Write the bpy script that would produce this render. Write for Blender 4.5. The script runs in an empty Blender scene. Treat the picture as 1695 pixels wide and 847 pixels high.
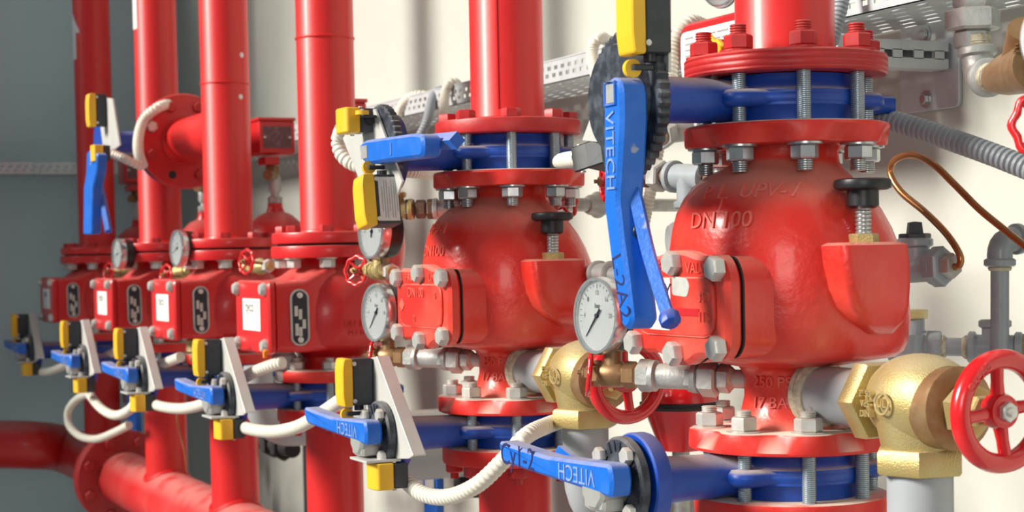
import bpy, bmesh, math, random
from mathutils import Vector, Matrix
from mathutils.bvhtree import BVHTree
random.seed(7)
PI = math.pi
V3 = Vector
scene = bpy.context.scene
COL = scene.collection

# ---------------------------------------------------------------- camera
F_PX, CAM = 2800.0, V3((1.56136, -1.07951, 0.3845))
YAW, PITCH, ROLL, PPY = 1.12756, -0.03472, -0.01976, 521.44
_d = V3((-math.sin(YAW)*math.cos(PITCH), math.cos(YAW)*math.cos(PITCH), math.sin(PITCH)))
_r0 = V3((math.cos(YAW), math.sin(YAW), 0)); _u0 = _r0.cross(_d)
_r = _r0*math.cos(ROLL)+_u0*math.sin(ROLL); _u = -_r0*math.sin(ROLL)+_u0*math.cos(ROLL)
cd = bpy.data.cameras.new('camera'); cam = bpy.data.objects.new('camera', cd); COL.objects.link(cam)
cd.sensor_width = 36; cd.lens = F_PX/1695*36; cd.shift_y = (PPY-423.5)/1695
cd.clip_start = 0.05
m = Matrix((_r, _u, -_d)).transposed().to_4x4(); m.translation = CAM
cam.matrix_world = m
cd.dof.use_dof = True; cd.dof.focus_distance = 2.0; cd.dof.aperture_fstop = 10
scene.camera = cam
# ---------------------------------------------------------------- light
w = bpy.data.worlds.new('world'); scene.world = w; w.use_nodes = True
w.node_tree.nodes['Background'].inputs[0].default_value = (0.82, 0.96, 1.0, 1)
w.node_tree.nodes['Background'].inputs[1].default_value = 0.19
SUN_AZ, SUN_EL = V3((-0.20, -0.98, 0)), math.radians(28)
sd = bpy.data.lights.new('sun', 'SUN'); sun = bpy.data.objects.new('sun', sd); COL.objects.link(sun)
sd.energy = 6.0; sd.angle = math.radians(18); sd.color = (1.0, 0.95, 0.86)
_sd = (SUN_AZ*math.cos(SUN_EL)+V3((0, 0, math.sin(SUN_EL)))).normalized()
sun.rotation_euler = _sd.to_track_quat('Z', 'Y').to_euler(); sun.location = _sd*5
# unseen fill light added behind the camera to brighten the nearest valve
ad = bpy.data.lights.new('fill_light', 'AREA'); al = bpy.data.objects.new('fill_light', ad); COL.objects.link(al)
ad.shape = 'RECTANGLE'; ad.size = .8; ad.size_y = .6; ad.energy = 10; ad.color = (1.0, .96, .90)
al.location = (2.1, -1.25, .75); al.rotation_euler = (V3((.2, 0, .30))-V3(al.location)).to_track_quat('-Z', 'Y').to_euler()
vs = scene.view_settings
vs.view_transform = 'Standard'; vs.look = 'None'; vs.exposure = 0.14; vs.gamma = 1; vs.use_curve_mapping = False


def P(px, py, Y):
    """the point of the photograph's ray (px,py) on the plane y = Y"""
    v = _d*F_PX+_r*(px-847.5)-_u*(py-PPY)
    return CAM+v*((Y-CAM.y)/v.y)


def PX(px, py, X):
    v = _d*F_PX+_r*(px-847.5)-_u*(py-PPY)
    return CAM+v*((X-CAM.x)/v.x)


# ---------------------------------------------------------------- materials
def mat(name, col, rough=.45, metal=0., var=.0, vscale=30., var_col=None, bump=.0, bscale=60., dust=0., coat=0.,
        dust_col=(.62, .53, .44), speck=None, trans=0., bumpd=.002):
    m = bpy.data.materials.new(name); m.use_nodes = True
    nt = m.node_tree; N = nt.nodes; L = nt.links; b = N['Principled BSDF']
    b.inputs['Roughness'].default_value = rough; b.inputs['Metallic'].default_value = metal
    b.inputs['Coat Weight'].default_value = coat; b.inputs['Coat Roughness'].default_value = .12
    b.inputs['Transmission Weight'].default_value = trans
    tc = N.new('ShaderNodeTexCoord').outputs['Object']
    rgb = N.new('ShaderNodeRGB'); rgb.outputs[0].default_value = (*col, 1); cur = rgb.outputs[0]

    def noise(s, det=4):
        n = N.new('ShaderNodeTexNoise'); n.inputs['Scale'].default_value = s; n.inputs['Detail'].default_value = det
        L.new(tc, n.inputs['Vector']); return n.outputs['Fac']

    def ramp(f, a, c):
        r = N.new('ShaderNodeMapRange'); r.inputs[1].default_value = a; r.inputs[2].default_value = c
        r.interpolation_type = 'SMOOTHSTEP'; L.new(f, r.inputs[0]); return r.outputs[0]

    def mix(f, a, c):
        x = N.new('ShaderNodeMix'); x.data_type = 'RGBA'; L.new(f, x.inputs[0]); L.new(a, x.inputs[6])
        if hasattr(c, 'is_linked'): L.new(c, x.inputs[7])
        else: x.inputs[7].default_value = (*c, 1)
        return x.outputs[2]

    def mul(a, c):
        x = N.new('ShaderNodeMath'); x.operation = 'MULTIPLY'; L.new(a, x.inputs[0])
        if hasattr(c, 'is_linked'): L.new(c, x.inputs[1])
        else: x.inputs[1].default_value = c
        return x.outputs[0]
    if var > 0:
        cur = mix(mul(ramp(noise(vscale), .4, .75), var), cur, var_col or tuple(c*.55 for c in col))
    if speck:
        cur = mix(mul(ramp(noise(speck[0], 2), speck[1], speck[1]+.06), .9), cur, speck[2])
    ro = None
    if dust > 0:
        g = N.new('ShaderNodeNewGeometry'); sx = N.new('ShaderNodeSeparateXYZ'); L.new(g.outputs['Normal'], sx.inputs[0])
        f = mul(mul(ramp(sx.outputs['Z'], .35, .95), ramp(noise(18, 5), .2, .55)), dust)
        cur = mix(f, cur, dust_col)
        r = N.new('ShaderNodeMapRange'); r.inputs[3].default_value = rough; r.inputs[4].default_value = .9
        L.new(f, r.inputs[0]); L.new(r.outputs[0], b.inputs['Roughness'])
    L.new(cur, b.inputs['Base Color'])
    if bump > 0:
        bp = N.new('ShaderNodeBump'); bp.inputs['Strength'].default_value = bump; bp.inputs['Distance'].default_value = bumpd
        L.new(noise(bscale, 3), bp.inputs['Height']); L.new(bp.outputs[0], b.inputs['Normal'])
    return m


M = {}
RED = (.68, .016, .013)
M['red_cast'] = mat('red_cast', (.70, .022, .013), .36, var=.75, vscale=7, var_col=(.78, .13, .085), bump=.35, bscale=90, bumpd=.003, dust=.62, coat=.25, dust_col=(.60, .36, .28))
M['red_cast_far'] = mat('red_cast_far', (.58, .010, .012), .36, var=.3, vscale=14, var_col=(.66, .03, .03), bump=.14, bscale=140, dust=.35, coat=.2, dust_col=(.55, .3, .26))
M['red_pipe'] = mat('red_pipe', (.62, .012, .012), .42, var=.25, vscale=9, var_col=(.70, .035, .03), bump=.05, bscale=120, coat=.10)
M['red_flange'] = mat('red_flange', (.43, .010, .012), .45, var=.4, vscale=25, var_col=(.62, .05, .045), bump=.12, bscale=120, dust=.3, dust_col=(.5, .25, .22))
M['red_dusty'] = mat('red_dusty', (.68, .020, .014), .42, var=.45, vscale=20, var_col=(.78, .09, .06), bump=.16, bscale=120, dust=.95, dust_col=(.66, .55, .46))
M['red_header'] = mat('red_header', (.60, .014, .014), .4, var=.5, vscale=6, var_col=(.66, .09, .08), bump=.06, bscale=100, dust=.5, coat=.15, dust_col=(.55, .28, .25))
M['red_wheel'] = mat('red_wheel', (.66, .010, .014), .25, coat=.5, var=.2, bump=.05)
M['red_box'] = mat('red_box', (.50, .012, .016), .4, var=.2, coat=.2)
M['blue'] = mat('blue', (.001, .050, .37), .40, var=.35, vscale=22, var_col=(.02, .10, .55), bump=.14, bscale=120, dust=.35, coat=.15, dust_col=(.42, .38, .38))
M['blue_dusty'] = mat('blue_dusty', (.001, .046, .34), .44, var=.35, vscale=22, var_col=(.03, .11, .5), bump=.16, bscale=110, dust=.85, dust_col=(.50, .44, .40))
M['blue_lever'] = mat('blue_lever', (.004, .125, .57), .42, var=.4, vscale=28, var_col=(.05, .19, .70), bump=.22, bscale=200, dust=.6, dust_col=(.5, .44, .4), speck=(38, .70, (.35, .38, .45)))
M['black_plate'] = mat('black_plate', (.016, .02, .032), .5, var=.6, vscale=60, var_col=(.13, .15, .19), bump=.3, bscale=150, dust=.4, dust_col=(.35, .33, .3))
M['steel'] = mat('steel', (.55, .57, .58), .32, .85, var=.4, vscale=60, var_col=(.36, .37, .38), bump=.08)
M['steel_dull'] = mat('steel_dull', (.46, .46, .44), .5, .55, var=.5, vscale=50, var_col=(.28, .27, .25), bump=.12, dust=.5)
M['nut_white'] = mat('nut_white', (.62, .61, .58), .42, .55, var=.4, vscale=70, var_col=(.42, .40, .37), dust=.5)
M['zinc_rod'] = mat('zinc_rod', (.48, .55, .60), .35, .75, var=.3, vscale=80, var_col=(.30, .34, .36))
M['bracket'] = mat('bracket', (.60, .60, .57), .5, .35, var=.4, vscale=20, var_col=(.45, .46, .45), bump=.06)
M['galv'] = mat('galv', (.58, .62, .64), .42, .3, var=.5, vscale=26, var_col=(.44, .48, .50), bump=.05)
M['galv_fit'] = mat('galv_fit', (.50, .51, .49), .48, .45, var=.6, vscale=55, var_col=(.30, .31, .31), bump=.3, bscale=140, dust=.3)
M['grey_paint'] = mat('grey_paint', (.30, .34, .37), .38, var=.4, vscale=40, var_col=(.22, .25, .28), bump=.12, bscale=110, coat=.2, dust=.25, dust_col=(.45, .42, .38))
M['grey_pipe'] = mat('grey_pipe', (.34, .36, .38), .42, var=.3, vscale=24, var_col=(.26, .28, .31), bump=.08, dust=.5, speck=(60, .72, (.12, .13, .15)))
M['brass'] = mat('brass', (.50, .385, .155), .40, .6, var=.5, vscale=30, var_col=(.58, .50, .28), bump=.35, bscale=600, dust=.5, dust_col=(.60, .53, .38))
M['bronze'] = mat('bronze', (.30, .17, .08), .45, .6, var=.6, vscale=60, var_col=(.42, .30, .16), bump=.2)
M['rust'] = mat('rust', (.14, .085, .055), .7, .2, var=.7, vscale=60, var_col=(.26, .17, .10), bump=.5, bscale=160)
M['hemp'] = mat('hemp', (.55, .50, .38), .85, var=.7, vscale=120, var_col=(.25, .2, .13), bump=.6, bscale=260)
M['copper'] = mat('copper', (.50, .22, .09), .3, .85, var=.5, vscale=30, var_col=(.28, .10, .04))
M['conduit'] = mat('conduit', (.74, .71, .62), .5, var=.2, vscale=20, var_col=(.60, .57, .48), dust=.2)
M['conduit_grey'] = mat('conduit_grey', (.30, .33, .36), .5, var=.25, vscale=20)
M['yellow'] = mat('yellow', (.82, .47, .02), .42, var=.15, vscale=30)
M['black'] = mat('black', (.012, .013, .016), .4, bump=.05)
M['dark_body'] = mat('dark_body', (.03, .035, .042), .5, var=.3, vscale=60, var_col=(.07, .08, .09))
M['dark_blue'] = mat('dark_blue', (.006, .02, .14), .45, var=.3, vscale=40)
M['white_label'] = mat('white_label', (.80, .79, .75), .55, var=.1, vscale=30, var_col=(.7, .68, .64))
M['silver_label'] = mat('silver_label', (.60, .60, .56), .4, .3, var=.4, vscale=90, var_col=(.4, .4, .38))
M['ink'] = mat('ink', (.02, .02, .03), .6)
M['ink_blue'] = mat('ink_blue', (.010, .014, .10), .6)
M['grey_ink'] = mat('grey_ink', (.30, .30, .30), .6)
M['cast_text'] = mat('cast_text', (.78, .10, .07), .45, var=.4, vscale=60, var_col=(.70, .24, .18), dust=.5, dust_col=(.65, .4, .33))
M['cast_brass'] = mat('cast_brass', (.68, .54, .26), .4, .6)
M['cast_blue'] = mat('cast_blue', (.16, .28, .62), .5, var=.5, vscale=120, var_col=(.38, .44, .55))
M['cast_red_w'] = mat('cast_red_w', (.60, .03, .03), .35)
M['orange'] = mat('orange', (.85, .20, .01), .6)
M['sticker'] = mat('sticker', (.72, .72, .72), .5)
M['dial'] = mat('dial', (.84, .84, .82), .5)
M['bezel'] = mat('bezel', (.60, .61, .62), .22, .8)
M['gasket'] = mat('gasket', (.012, .012, .014), .7)
M['wall_paint'] = mat('wall_paint', (.485, .495, .445), .7, var=.35, vscale=2.2, var_col=(.42, .435, .395), bump=.25, bscale=9, bumpd=.02)
M['wall_grey'] = mat('wall_grey', (.50, .63, .68), .7, var=.5, vscale=1.6, var_col=(.36, .46, .50), bump=.1, bscale=8, bumpd=.02)
M['floor'] = mat('floor', (.26, .28, .29), .6, var=.4, vscale=3)
M['gap'] = mat('gap', (.02, .022, .025), .8)
gm = mat('glass', (.95, .97, .98), .03, trans=1.0); M['glass'] = gm
gm.node_tree.nodes['Principled BSDF'].inputs['IOR'].default_value = 1.12


# ---------------------------------------------------------------- mesh builder
def basis(ax, ref=None):
    w = V3(ax).normalized()
    r = V3(ref) if ref is not None else (V3((0, 0, 1)) if abs(w.z) < .9 else V3((1, 0, 0)))
    u = (r-w*r.dot(w)).normalized(); v = w.cross(u)
    return u, v, w


def smooth_path(pts, n=8):
    pts = [V3(p) for p in pts]
    if len(pts) < 3: return pts
    q = [pts[0]*2-pts[1]]+pts+[pts[-1]*2-pts[-2]]; out = []
    for i in range(1, len(q)-2):
        a, b, c, d = q[i-1:i+3]
        for k in range(n):
            t = k/n
            out.append(.5*((2*b)+(c-a)*t+(2*a-5*b+4*c-d)*t*t+(3*b-a-3*c+d)*t**3))
    out.append(pts[-1]); return out


def resample(path, step):
    out = [path[0]]; acc = 0.
    for a, b in zip(path, path[1:]):
        L = (b-a).length; s = step-acc
        while s <= L:
            out.append(a.lerp(b, s/L)); s += step
        acc = L-(s-step)
    return out


class MB:
    def __init__(s): s.v = []; s.f = []

    def add(s, vs, fs):
        o = len(s.v); s.v += [V3(p) for p in vs]; s.f += [tuple(i+o for i in f) for f in fs]; return s

    def loft(s, rings, cap=True, closed=False):
        n = len(rings[0]); vs = [p for r in rings for p in r]; fs = []
        k = len(rings)
        for i in range(k if closed else k-1):
            j = (i+1) % k
            for a in range(n):
                b = (a+1) % n
                fs.append((i*n+a, i*n+b, j*n+b, j*n+a))
        if cap and not closed:
            fs.append(tuple(range(n-1, -1, -1))); fs.append(tuple((k-1)*n+a for a in range(n)))
        return s.add(vs, fs)

    def lathe(s, prof, o, ax=(0, 0, 1), seg=24, ph=0., cap=True, closed=False, ref=None):
        u, v, w = basis(ax, ref); o = V3(o); R = []
        for r, h in prof:
            r = max(r, 1e-5)
            R.append([o+w*h+(u*math.cos(ph+2*PI*a/seg)+v*math.sin(ph+2*PI*a/seg))*r for a in range(seg)])
        return s.loft(R, cap, closed)

    def tube(s, pts, r, seg=12, cap=True):
        pts = [V3(p) for p in pts]; n = len(pts); R = []
        t0 = (pts[1]-pts[0]).normalized(); u, v, _ = basis(t0)
        for i in range(n):
            t = (pts[min(i+1, n-1)]-pts[max(i-1, 0)]).normalized()
            u = (u-t*u.dot(t)).normalized(); v = t.cross(u)
            rr = r[i] if isinstance(r, (list, tuple)) else r
            R.append([pts[i]+(u*math.cos(2*PI*a/seg)+v*math.sin(2*PI*a/seg))*rr for a in range(seg)])
        return s.loft(R, cap)

    def ribbed(s, pts, r, pitch, depth=.22, seg=14):
        p = resample(smooth_path(pts, 16), pitch/4); rr = [r*(1 if k % 4 in (0, 1) else (1-depth if k % 4 == 2 else .985)) for k in range(len(p))]
        rr = [r*(1.0, 1.015, 1.0, 1-depth)[k % 4] for k in range(len(p))]
        return s.tube(p, rr, seg)

    def box(s, c, h, bev=0., ax=None):
        """c centre, h half sizes, ax = (u,v,w) axes"""
        c = V3(c); u, v, w = ax or (V3((1, 0, 0)), V3((0, 1, 0)), V3((0, 0, 1)))
        return s.prism([(-h[0], -h[1]), (h[0], -h[1]), (h[0], h[1]), (-h[0], h[1])], c-w*h[2], u, v, 2*h[2], bev, rnd=bev)

    def prism(s, poly, o, u, v, t, bev=0., rnd=0.):
        """polygon (u,v) extruded by t along u x v, bevelled rims, rounded corners"""
        o = V3(o); u = V3(u).normalized(); v = V3(v).normalized(); w = u.cross(v)
        if rnd > 0: poly = roundpoly(poly, rnd)
        if bev > 0:
            ins = insetpoly(poly, bev)
            R = [(ins, 0), (poly, bev), (poly, t-bev), (ins, t)]
        else: R = [(poly, 0), (poly, t)]
        return s.loft([[o+u*a+v*b+w*h for a, b in pl] for pl, h in R])

    def hexa(s, o, ax, r, h, ph=0., ref=None, cham=.12):
        return s.lathe([(r*(1-cham), 0), (r, h*.12), (r, h*.88), (r*(1-cham), h)], o, ax, 6, ph, ref=ref)

    def thread(s, o, ax, r, L, pitch=.0025, seg=12):
        pr = []; n = max(2, int(L/pitch))
        for i in range(n):
            pr += [(r*.86, i*L/n), (r, (i+.35)*L/n), (r, (i+.65)*L/n)]
        pr.append((r*.86, L)); return s.lathe(pr, o, ax, seg)

    def torus(s, o, ax, R, r, seg=40, seg2=12, a0=0., a1=2*PI, lob=0, la=0.):
        u, v, w = basis(ax); o = V3(o); full = abs(a1-a0-2*PI) < 1e-6; rings = []
        n = seg if full else seg+1
        for i in range(n):
            a = a0+(a1-a0)*i/seg; d = u*math.cos(a)+v*math.sin(a)
            RR = R*(1+la*math.cos(lob*a)) if lob else R
            rings.append([o+d*(RR+r*math.cos(2*PI*k/seg2))+w*r*math.sin(2*PI*k/seg2) for k in range(seg2)])
        return s.loft(rings, not full, full)

    def text(s, txt, size, o, u, v, depth=.001, base=-.001, bvh=None, squash=1.):
        vs_, fs_ = textmesh(txt); o = V3(o); u = V3(u).normalized(); v = V3(v).normalized(); w = u.cross(v)
        out = []
        for x, y, z in vs_:
            p = o+u*x*size*squash+v*y*size
            if bvh:
                h = bvh.ray_cast(p+w*.2, -w)
                if h[0] is not None: p = h[0]
            out.append(p+w*(depth if z > 0 else base))
        return s.add(out, fs_)

    def build(s, name, material, parent=None, sharp=38):
        me = bpy.data.meshes.new(name)
        org = ORG.get(parent.name, V3((0, 0, 0))) if parent else V3((0, 0, 0))
        me.from_pydata([p-org for p in s.v], [], s.f)
        bm = bmesh.new(); bm.from_mesh(me); bmesh.ops.recalc_face_normals(bm, faces=bm.faces); bm.to_mesh(me); bm.free()
        me.polygons.foreach_set('use_smooth', [True]*len(me.polygons)); me.set_sharp_from_angle(angle=math.radians(sharp))
        me.materials.append(M[material]); me.update()
        o = bpy.data.objects.new(name, me); COL.objects.link(o)
        if parent: o.parent = parent; ORG[o.name] = org
        return o

    def bvh(s): return BVHTree.FromPolygons([tuple(p) for p in s.v], s.f)


class LET:
    """cast lettering: every word or mark is a part of its own"""
    def __init__(s, parent, material='cast_text'): s.p = parent; s.m = material

    def text(s, *a, **k): MB().text(*a, **k).build('cast_lettering', s.m, s.p)

    def prism(s, *a, **k): MB().prism(*a, **k).build('cast_mark', s.m, s.p)

    def torus(s, *a, **k): MB().torus(*a, **k).build('cast_mark', s.m, s.p)


ORG = {}
TXT = {}


def textmesh(t):
    if t not in TXT:
        c = bpy.data.curves.new('t', 'FONT'); c.body = t; c.size = 1; c.align_x = 'CENTER'; c.align_y = 'CENTER'; c.extrude = .05; c.resolution_u = 3
        o = bpy.data.objects.new('t', c); COL.objects.link(o)
        me = bpy.data.meshes.new_from_object(o.evaluated_get(bpy.context.evaluated_depsgraph_get()))
        TXT[t] = ([tuple(v.co) for v in me.vertices], [tuple(p.vertices) for p in me.polygons])
        bpy.data.objects.remove(o); bpy.data.curves.remove(c); bpy.data.meshes.remove(me)
    return TXT[t]


def roundpoly(poly, r, n=3):
    out = []; k = len(poly)
    for i in range(k):
        a, b, c = V3((*poly[i-1], 0)), V3((*poly[i], 0)), V3((*poly[(i+1) % k], 0))
        d1, d2 = (a-b), (c-b); rr = min(r, d1.length*.45, d2.length*.45)
        p1, p2 = b+d1.normalized()*rr, b+d2.normalized()*rr
        for j in range(n+1):
            t = j/n; q = p1.lerp(b, t).lerp(b.lerp(p2, t), t); out.append((q.x, q.y))
    return out


def insetpoly(poly, d):
    A = sum(a[0]*b[1]-b[0]*a[1] for a, b in zip(poly, poly[1:]+poly[:1])); sg = 1 if A > 0 else -1
    out = []; k = len(poly)
    for i in range(k):
        a, b, c = (V3((*poly[j % k], 0)) for j in (i-1, i, i+1))
        e1, e2 = (b-a), (c-b)
        if e1.length < 1e-9 or e2.length < 1e-9: out.append((b.x, b.y)); continue
        e1.normalize(); e2.normalize()
        n = V3((-(e1.y+e2.y), e1.x+e2.x, 0))
        if n.length < 1e-6: out.append((b.x, b.y)); continue
        n.normalize(); q = b+n*sg*d; out.append((q.x, q.y))
    return out


def superring(cx, cy, z, a, b, n=2., seg=40):
    R = []
    for k in range(seg):
        t = 2*PI*k/seg; c, s = math.cos(t), math.sin(t)
        R.append(V3((cx+a*math.copysign(abs(c)**(2/n), c), cy+b*math.copysign(abs(s)**(2/n), s), z)))
    return R


def thing(name, label, cat, loc, group=None):
    o = bpy.data.objects.new(name, None); COL.objects.link(o); o.location = loc; o.empty_display_size = .05
    o['label'] = label; o['category'] = cat
    if group: o['group'] = group
    ORG[o.name] = V3(loc); return o


def solo(name, mb, material, label, cat, group=None, sharp=38):
    zs = min(p.z for p in mb.v); c = V3((0, 0, 0))
    for p in mb.v: c += p
    c /= len(mb.v); c.z = zs; mb.v = [p-c for p in mb.v]
    o = mb.build(name, material, None, sharp); o.location = c; ORG[o.name] = c
    o['label'] = label; o['category'] = cat
    if group: o['group'] = group
    return o


def struct(name, mb, material):
    o = mb.build(name, material); o['kind'] = 'structure'; return o


SH = {}


def shared(key, fn, name, material, loc, parent, rotz=0., rot=None):
    """alike small pieces share one mesh; built at the origin by fn(MB)"""
    if (key, material) not in SH:
        mb = MB(); fn(mb); o = mb.build(name, material); SH[(key, material)] = o.data
        bpy.data.objects.remove(o)
    o = bpy.data.objects.new(name, SH[(key, material)]); COL.objects.link(o); o.parent = parent
    o.location = V3(loc)-ORG[parent.name]
    if rot is not None: o.rotation_euler = rot
    else: o.rotation_euler = (0, 0, rotz)
    ORG[o.name] = ORG[parent.name]
    return o


X, Y, Z = V3((1, 0, 0)), V3((0, 1, 0)), V3((0, 0, 1))
# ---------------------------------------------------------------- where the six risers stand
PXM = [1304, 845, 546, 380, 267, 162]
XK = [P(p, 423, 0).x for p in PXM]
ORD = ['rightmost', 'second from the right', 'third from the right', 'fourth from the right', 'fifth from the right', 'leftmost']
ZB = [.510, .498, None, None, None, None]
ZC = [.180, .168, .167, .167, .167, .167]
ZP = .4125                                    # joint of the flange pair on the four small valves
ANG8 = [math.radians(22.5+45*i) for i in range(8)]

# ================================================================ the room
CX = P(300, 290, .45).x                        # corner of the two walls
mb = MB(); mb.box(((CX+3)/2, .50, .6), ((3-CX)/2, .05, 1.9)); struct('wall_back', mb, 'wall_paint')
mb = MB(); mb.box((CX-.05, -1.3, .6), (.05, 1.85, 1.9)); struct('wall_left', mb, 'wall_grey')
mb = MB(); mb.box(((CX+3)/2, -1.05, -1.35), ((3-CX)/2+.1, 1.65, .05)); struct('floor', mb, 'floor')
mb = MB(); mb.box((CX/2-1.9, -2.75, 1.6), ((-3.8-CX)/2+.05, .05, 2.9)); struct('wall_sun_block', mb, 'wall_grey')  # unseen wall section, added to keep the sun off the left end


def perforated(name, a, b, front_n, depth_n, zt, label, hh=.04, wd=.145):
    """cable tray: a front side with two rows of holes and a slotted bottom; a,b are the lower front ends"""
    a, b = V3(a), V3(b); L = (b-a).length; u = (b-a).normalized(); dn = V3(depth_n)
    t = thing(name, label, 'cable tray', (a+b)/2)
    fr = MB(); th = .0012
    ax = (u, dn, Z)

    def bar(s0, s1, z0, z1, mbx): mbx.box(a+u*(s0+s1)/2+Z*(z0+z1)/2+dn*th, ((s1-s0)/2, th, (z1-z0)/2), ax=ax)
    rows = [(0, .010), (.017, .023), (.030, hh)]
    for z0, z1 in rows: bar(0, L, z0, z1, fr)
    p = .026; n = int(L/p)
    for i in range(n):
        bar(i*p, i*p+p*.5, .010, .017, fr); bar(i*p+p*.3, i*p+p*.8, .023, .030, fr)
    fr.build('side', 'galv', t)
    bo = MB(); R = 6; g = wd/R

    def flat(s0, s1, d0, d1): bo.box(a+u*(s0+s1)/2+dn*(d0+d1)/2+Z*.0006, ((s1-s0)/2, (d1-d0)/2, .0006), ax=ax)
    for r in range(R): flat(0, L, r*g, r*g+g*.74)
    p = .05; n = int(L/p)
    for i in range(n):
        for r in range(R):
            o = (r % 2)*p*.5; flat(i*p+o, i*p+o+p*.45, r*g+g*.74, (r+1)*g)
    bo.build('bottom', 'galv', t)
    ba = MB(); ba.box((a+b)/2+dn*wd+Z*.012, (L/2, .0008, .012), ax=ax); ba.build('side', 'galv', t)
    rim = MB(); rim.box((a+b)/2+Z*hh+dn*.005, (L/2, .006, .0012), ax=ax); rim.build('rim', 'galv', t)
    return t


zt = P(902, 168, .42).z
perforated('cable_tray', (CX+.16, .275, zt), (1.2, .275, zt), None, Y, zt, 'long galvanised perforated cable tray running along the pale wall behind the risers')
perforated('cable_tray', (CX+.02+.145, -3, zt), (CX+.02+.145, .42, zt), None, -X, zt, 'blurred perforated cable tray on the dark far wall at the left edge')

# wall bracket with its strut, upper right
pc = P(1538, 108, .445)
t = thing('wall_bracket', 'galvanised wall plate with slotted strut arm below the tray at upper right', 'bracket', (pc.x, .45, pc.z-.06))
mb = MB(); mb.prism([(-.062, -.062), (.062, -.062), (.062, .062), (-.062, .062)], (pc.x, .45, pc.z), X, Z, .006, .001, .010); mb.build('base_plate', 'galv', t)
for dx, dz in ((-.005, .043), (-.005, -.046), (-.03, .012)):
    mb = MB(); mb.lathe([(.012, 0), (.012, .002)], (pc.x+dx, .444, pc.z+dz), -Y, 16); mb.hexa((pc.x+dx, .442, pc.z+dz), -Y, .0075, .006); mb.build('bolt', 'steel', t)
mb = MB()
s0 = pc.z+.008
mb.box((pc.x+.028, .36, s0-.017), (.017, .08, .0015)); mb.box((pc.x+.028, .36, s0+.017), (.017, .08, .0015)); mb.box((pc.x+.011, .36, s0), (.0015, .08, .017))
for z0, z1 in ((-.017, -.005), (.005, .017)): mb.box((pc.x+.045, .36, s0+(z0+z1)/2), (.0015, .08, (z1-z0)/2))
for yy in (.285, .325, .355, .39, .425): mb.box((pc.x+.045, yy, s0), (.0015, .008, .006))
mb.build('strut', 'galv', t)
mb = MB(); mb.box((pc.x+.031, .285, s0), (.019, .03, .022), .002); mb.build('clamp', 'galv', t)


# ================================================================ shared bits
def nut_fn(r=.0135, h=.014, wash=True, end=.010, down=False):
    def f(mb):
        s = -1 if down else 1; ax = (0, 0, s); z = 0
        if wash: mb.lathe([(r*1.28, 0), (r*1.28, .0022), (r*1.1, .0026)], (0, 0, 0), ax, 18); z = .0026
        mb.hexa((0, 0, s*z), ax, r, h, ph=.4); z += h
        if end > 0: mb.thread((0, 0, s*z), ax, r*.58, end, .0022, 12)
    return f


def stud_fn(L, r=.0078):
    return lambda mb: mb.thread((0, 0, 0), (0, 0, 1), r, L, .0021, 12)


def head_fn(r=.0135, h=.011):
    return lambda mb: mb.lathe([(r*.88, 0), (r, .001), (r, h*.8), (r*.86, h), (r*.2, h*1.02)], (0, 0, 0), (0, 0, 1), 6, .3)


def hexbolt(parent, o, ax, r, h, material, name='bolt', wash=0., ph=.2):
    mb = MB(); o = V3(o); ax = V3(ax).normalized()
    if wash: mb.lathe([(wash, -.001), (wash, .002)], o, ax, 18)
    mb.lathe([(r*.9, 0), (r, .001), (r, h*.8), (r*.84, h), (.0001, h*1.02)], o, ax, 6, ph); return mb.build(name, material, parent)


def flange_mb(c, R, th, grooves=False, ri=.0, lobes=False, hub=None):
    mb = MB(); h = th/2
    if grooves:
        pr = [(ri or 1e-4, -h), (R-.002, -h), (R, -h+.002)]
        for k in (-.3, 0, .3): pr += [(R, k*th-.0012), (R-.0008, k*th), (R, k*th+.0012)]
        pr += [(R, h-.002), (R-.002, h), (ri or 1e-4, h)]
    else:
        pr = [(ri or 1e-4, -h), (R-.003, -h), (R-.0008, -h+.001), (R, -h+.004), (R, h-.004), (R-.0008, h-.001), (R-.003, h), (ri or 1e-4, h)]
    if lobes:
        u = 96; rings = []
        for r, z in pr:
            ring = []
            for a in range(u):
                t_ = 2*PI*a/u; q = r
                if r > .09 and (z*lobes) > 0: q = r-.017*(.5-.5*math.cos(8*(t_-ANG8[0])))**1.5
                ring.append(V3(c)+V3((q*math.cos(t_), q*math.sin(t_), z)))
            rings.append(ring)
        mb.loft(rings)
    else: mb.lathe(pr, c, Z, 64)
    return mb


# ================================================================ risers
def riser(k, zf, Rf, th, top, r, mat_f, red_nuts, weld_py=None, grooves=False, zlow=None):
    x = XK[k]
    t = thing('riser_pipe', LABR[k], 'pipe', (x, 0, zf-th/2), 'red risers in the row')
    mb = MB(); mb.lathe([(r+.0015, zf+th/2), (r, zf+th/2+.004), (r, top)], (x, 0, 0), Z, 48); p = mb.build('pipe', 'red_pipe', t)
    flange_mb((x, 0, zf), Rf, th, grooves).build('flange', mat_f, t)
    mb = MB(); mb.torus((x, 0, zf+th/2+.001), Z, r+.001, .0045, 48, 8, lob=17, la=.006); mb.build('weld_bead', 'red_pipe', t)
    if weld_py:
        z = P(PXM[k], weld_py, -.05).z; mb = MB(); mb.torus((x, 0, z), Z, r-.0005, .0028, 48, 8, lob=11, la=.006); mb.build('weld_bead', 'red_pipe', p)
    for a in ANG8:
        q = V3((x+.09*math.cos(a), .09*math.sin(a), zf+th/2))
        if red_nuts == 'nut': shared('rn', nut_fn(.0155, .016, True, .011), 'nut', 'red_flange', q, t, a*3)
        else: shared('rh', head_fn(.0145, .013), 'bolt', 'red_flange', q, t, a*3)
    return t, p


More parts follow.
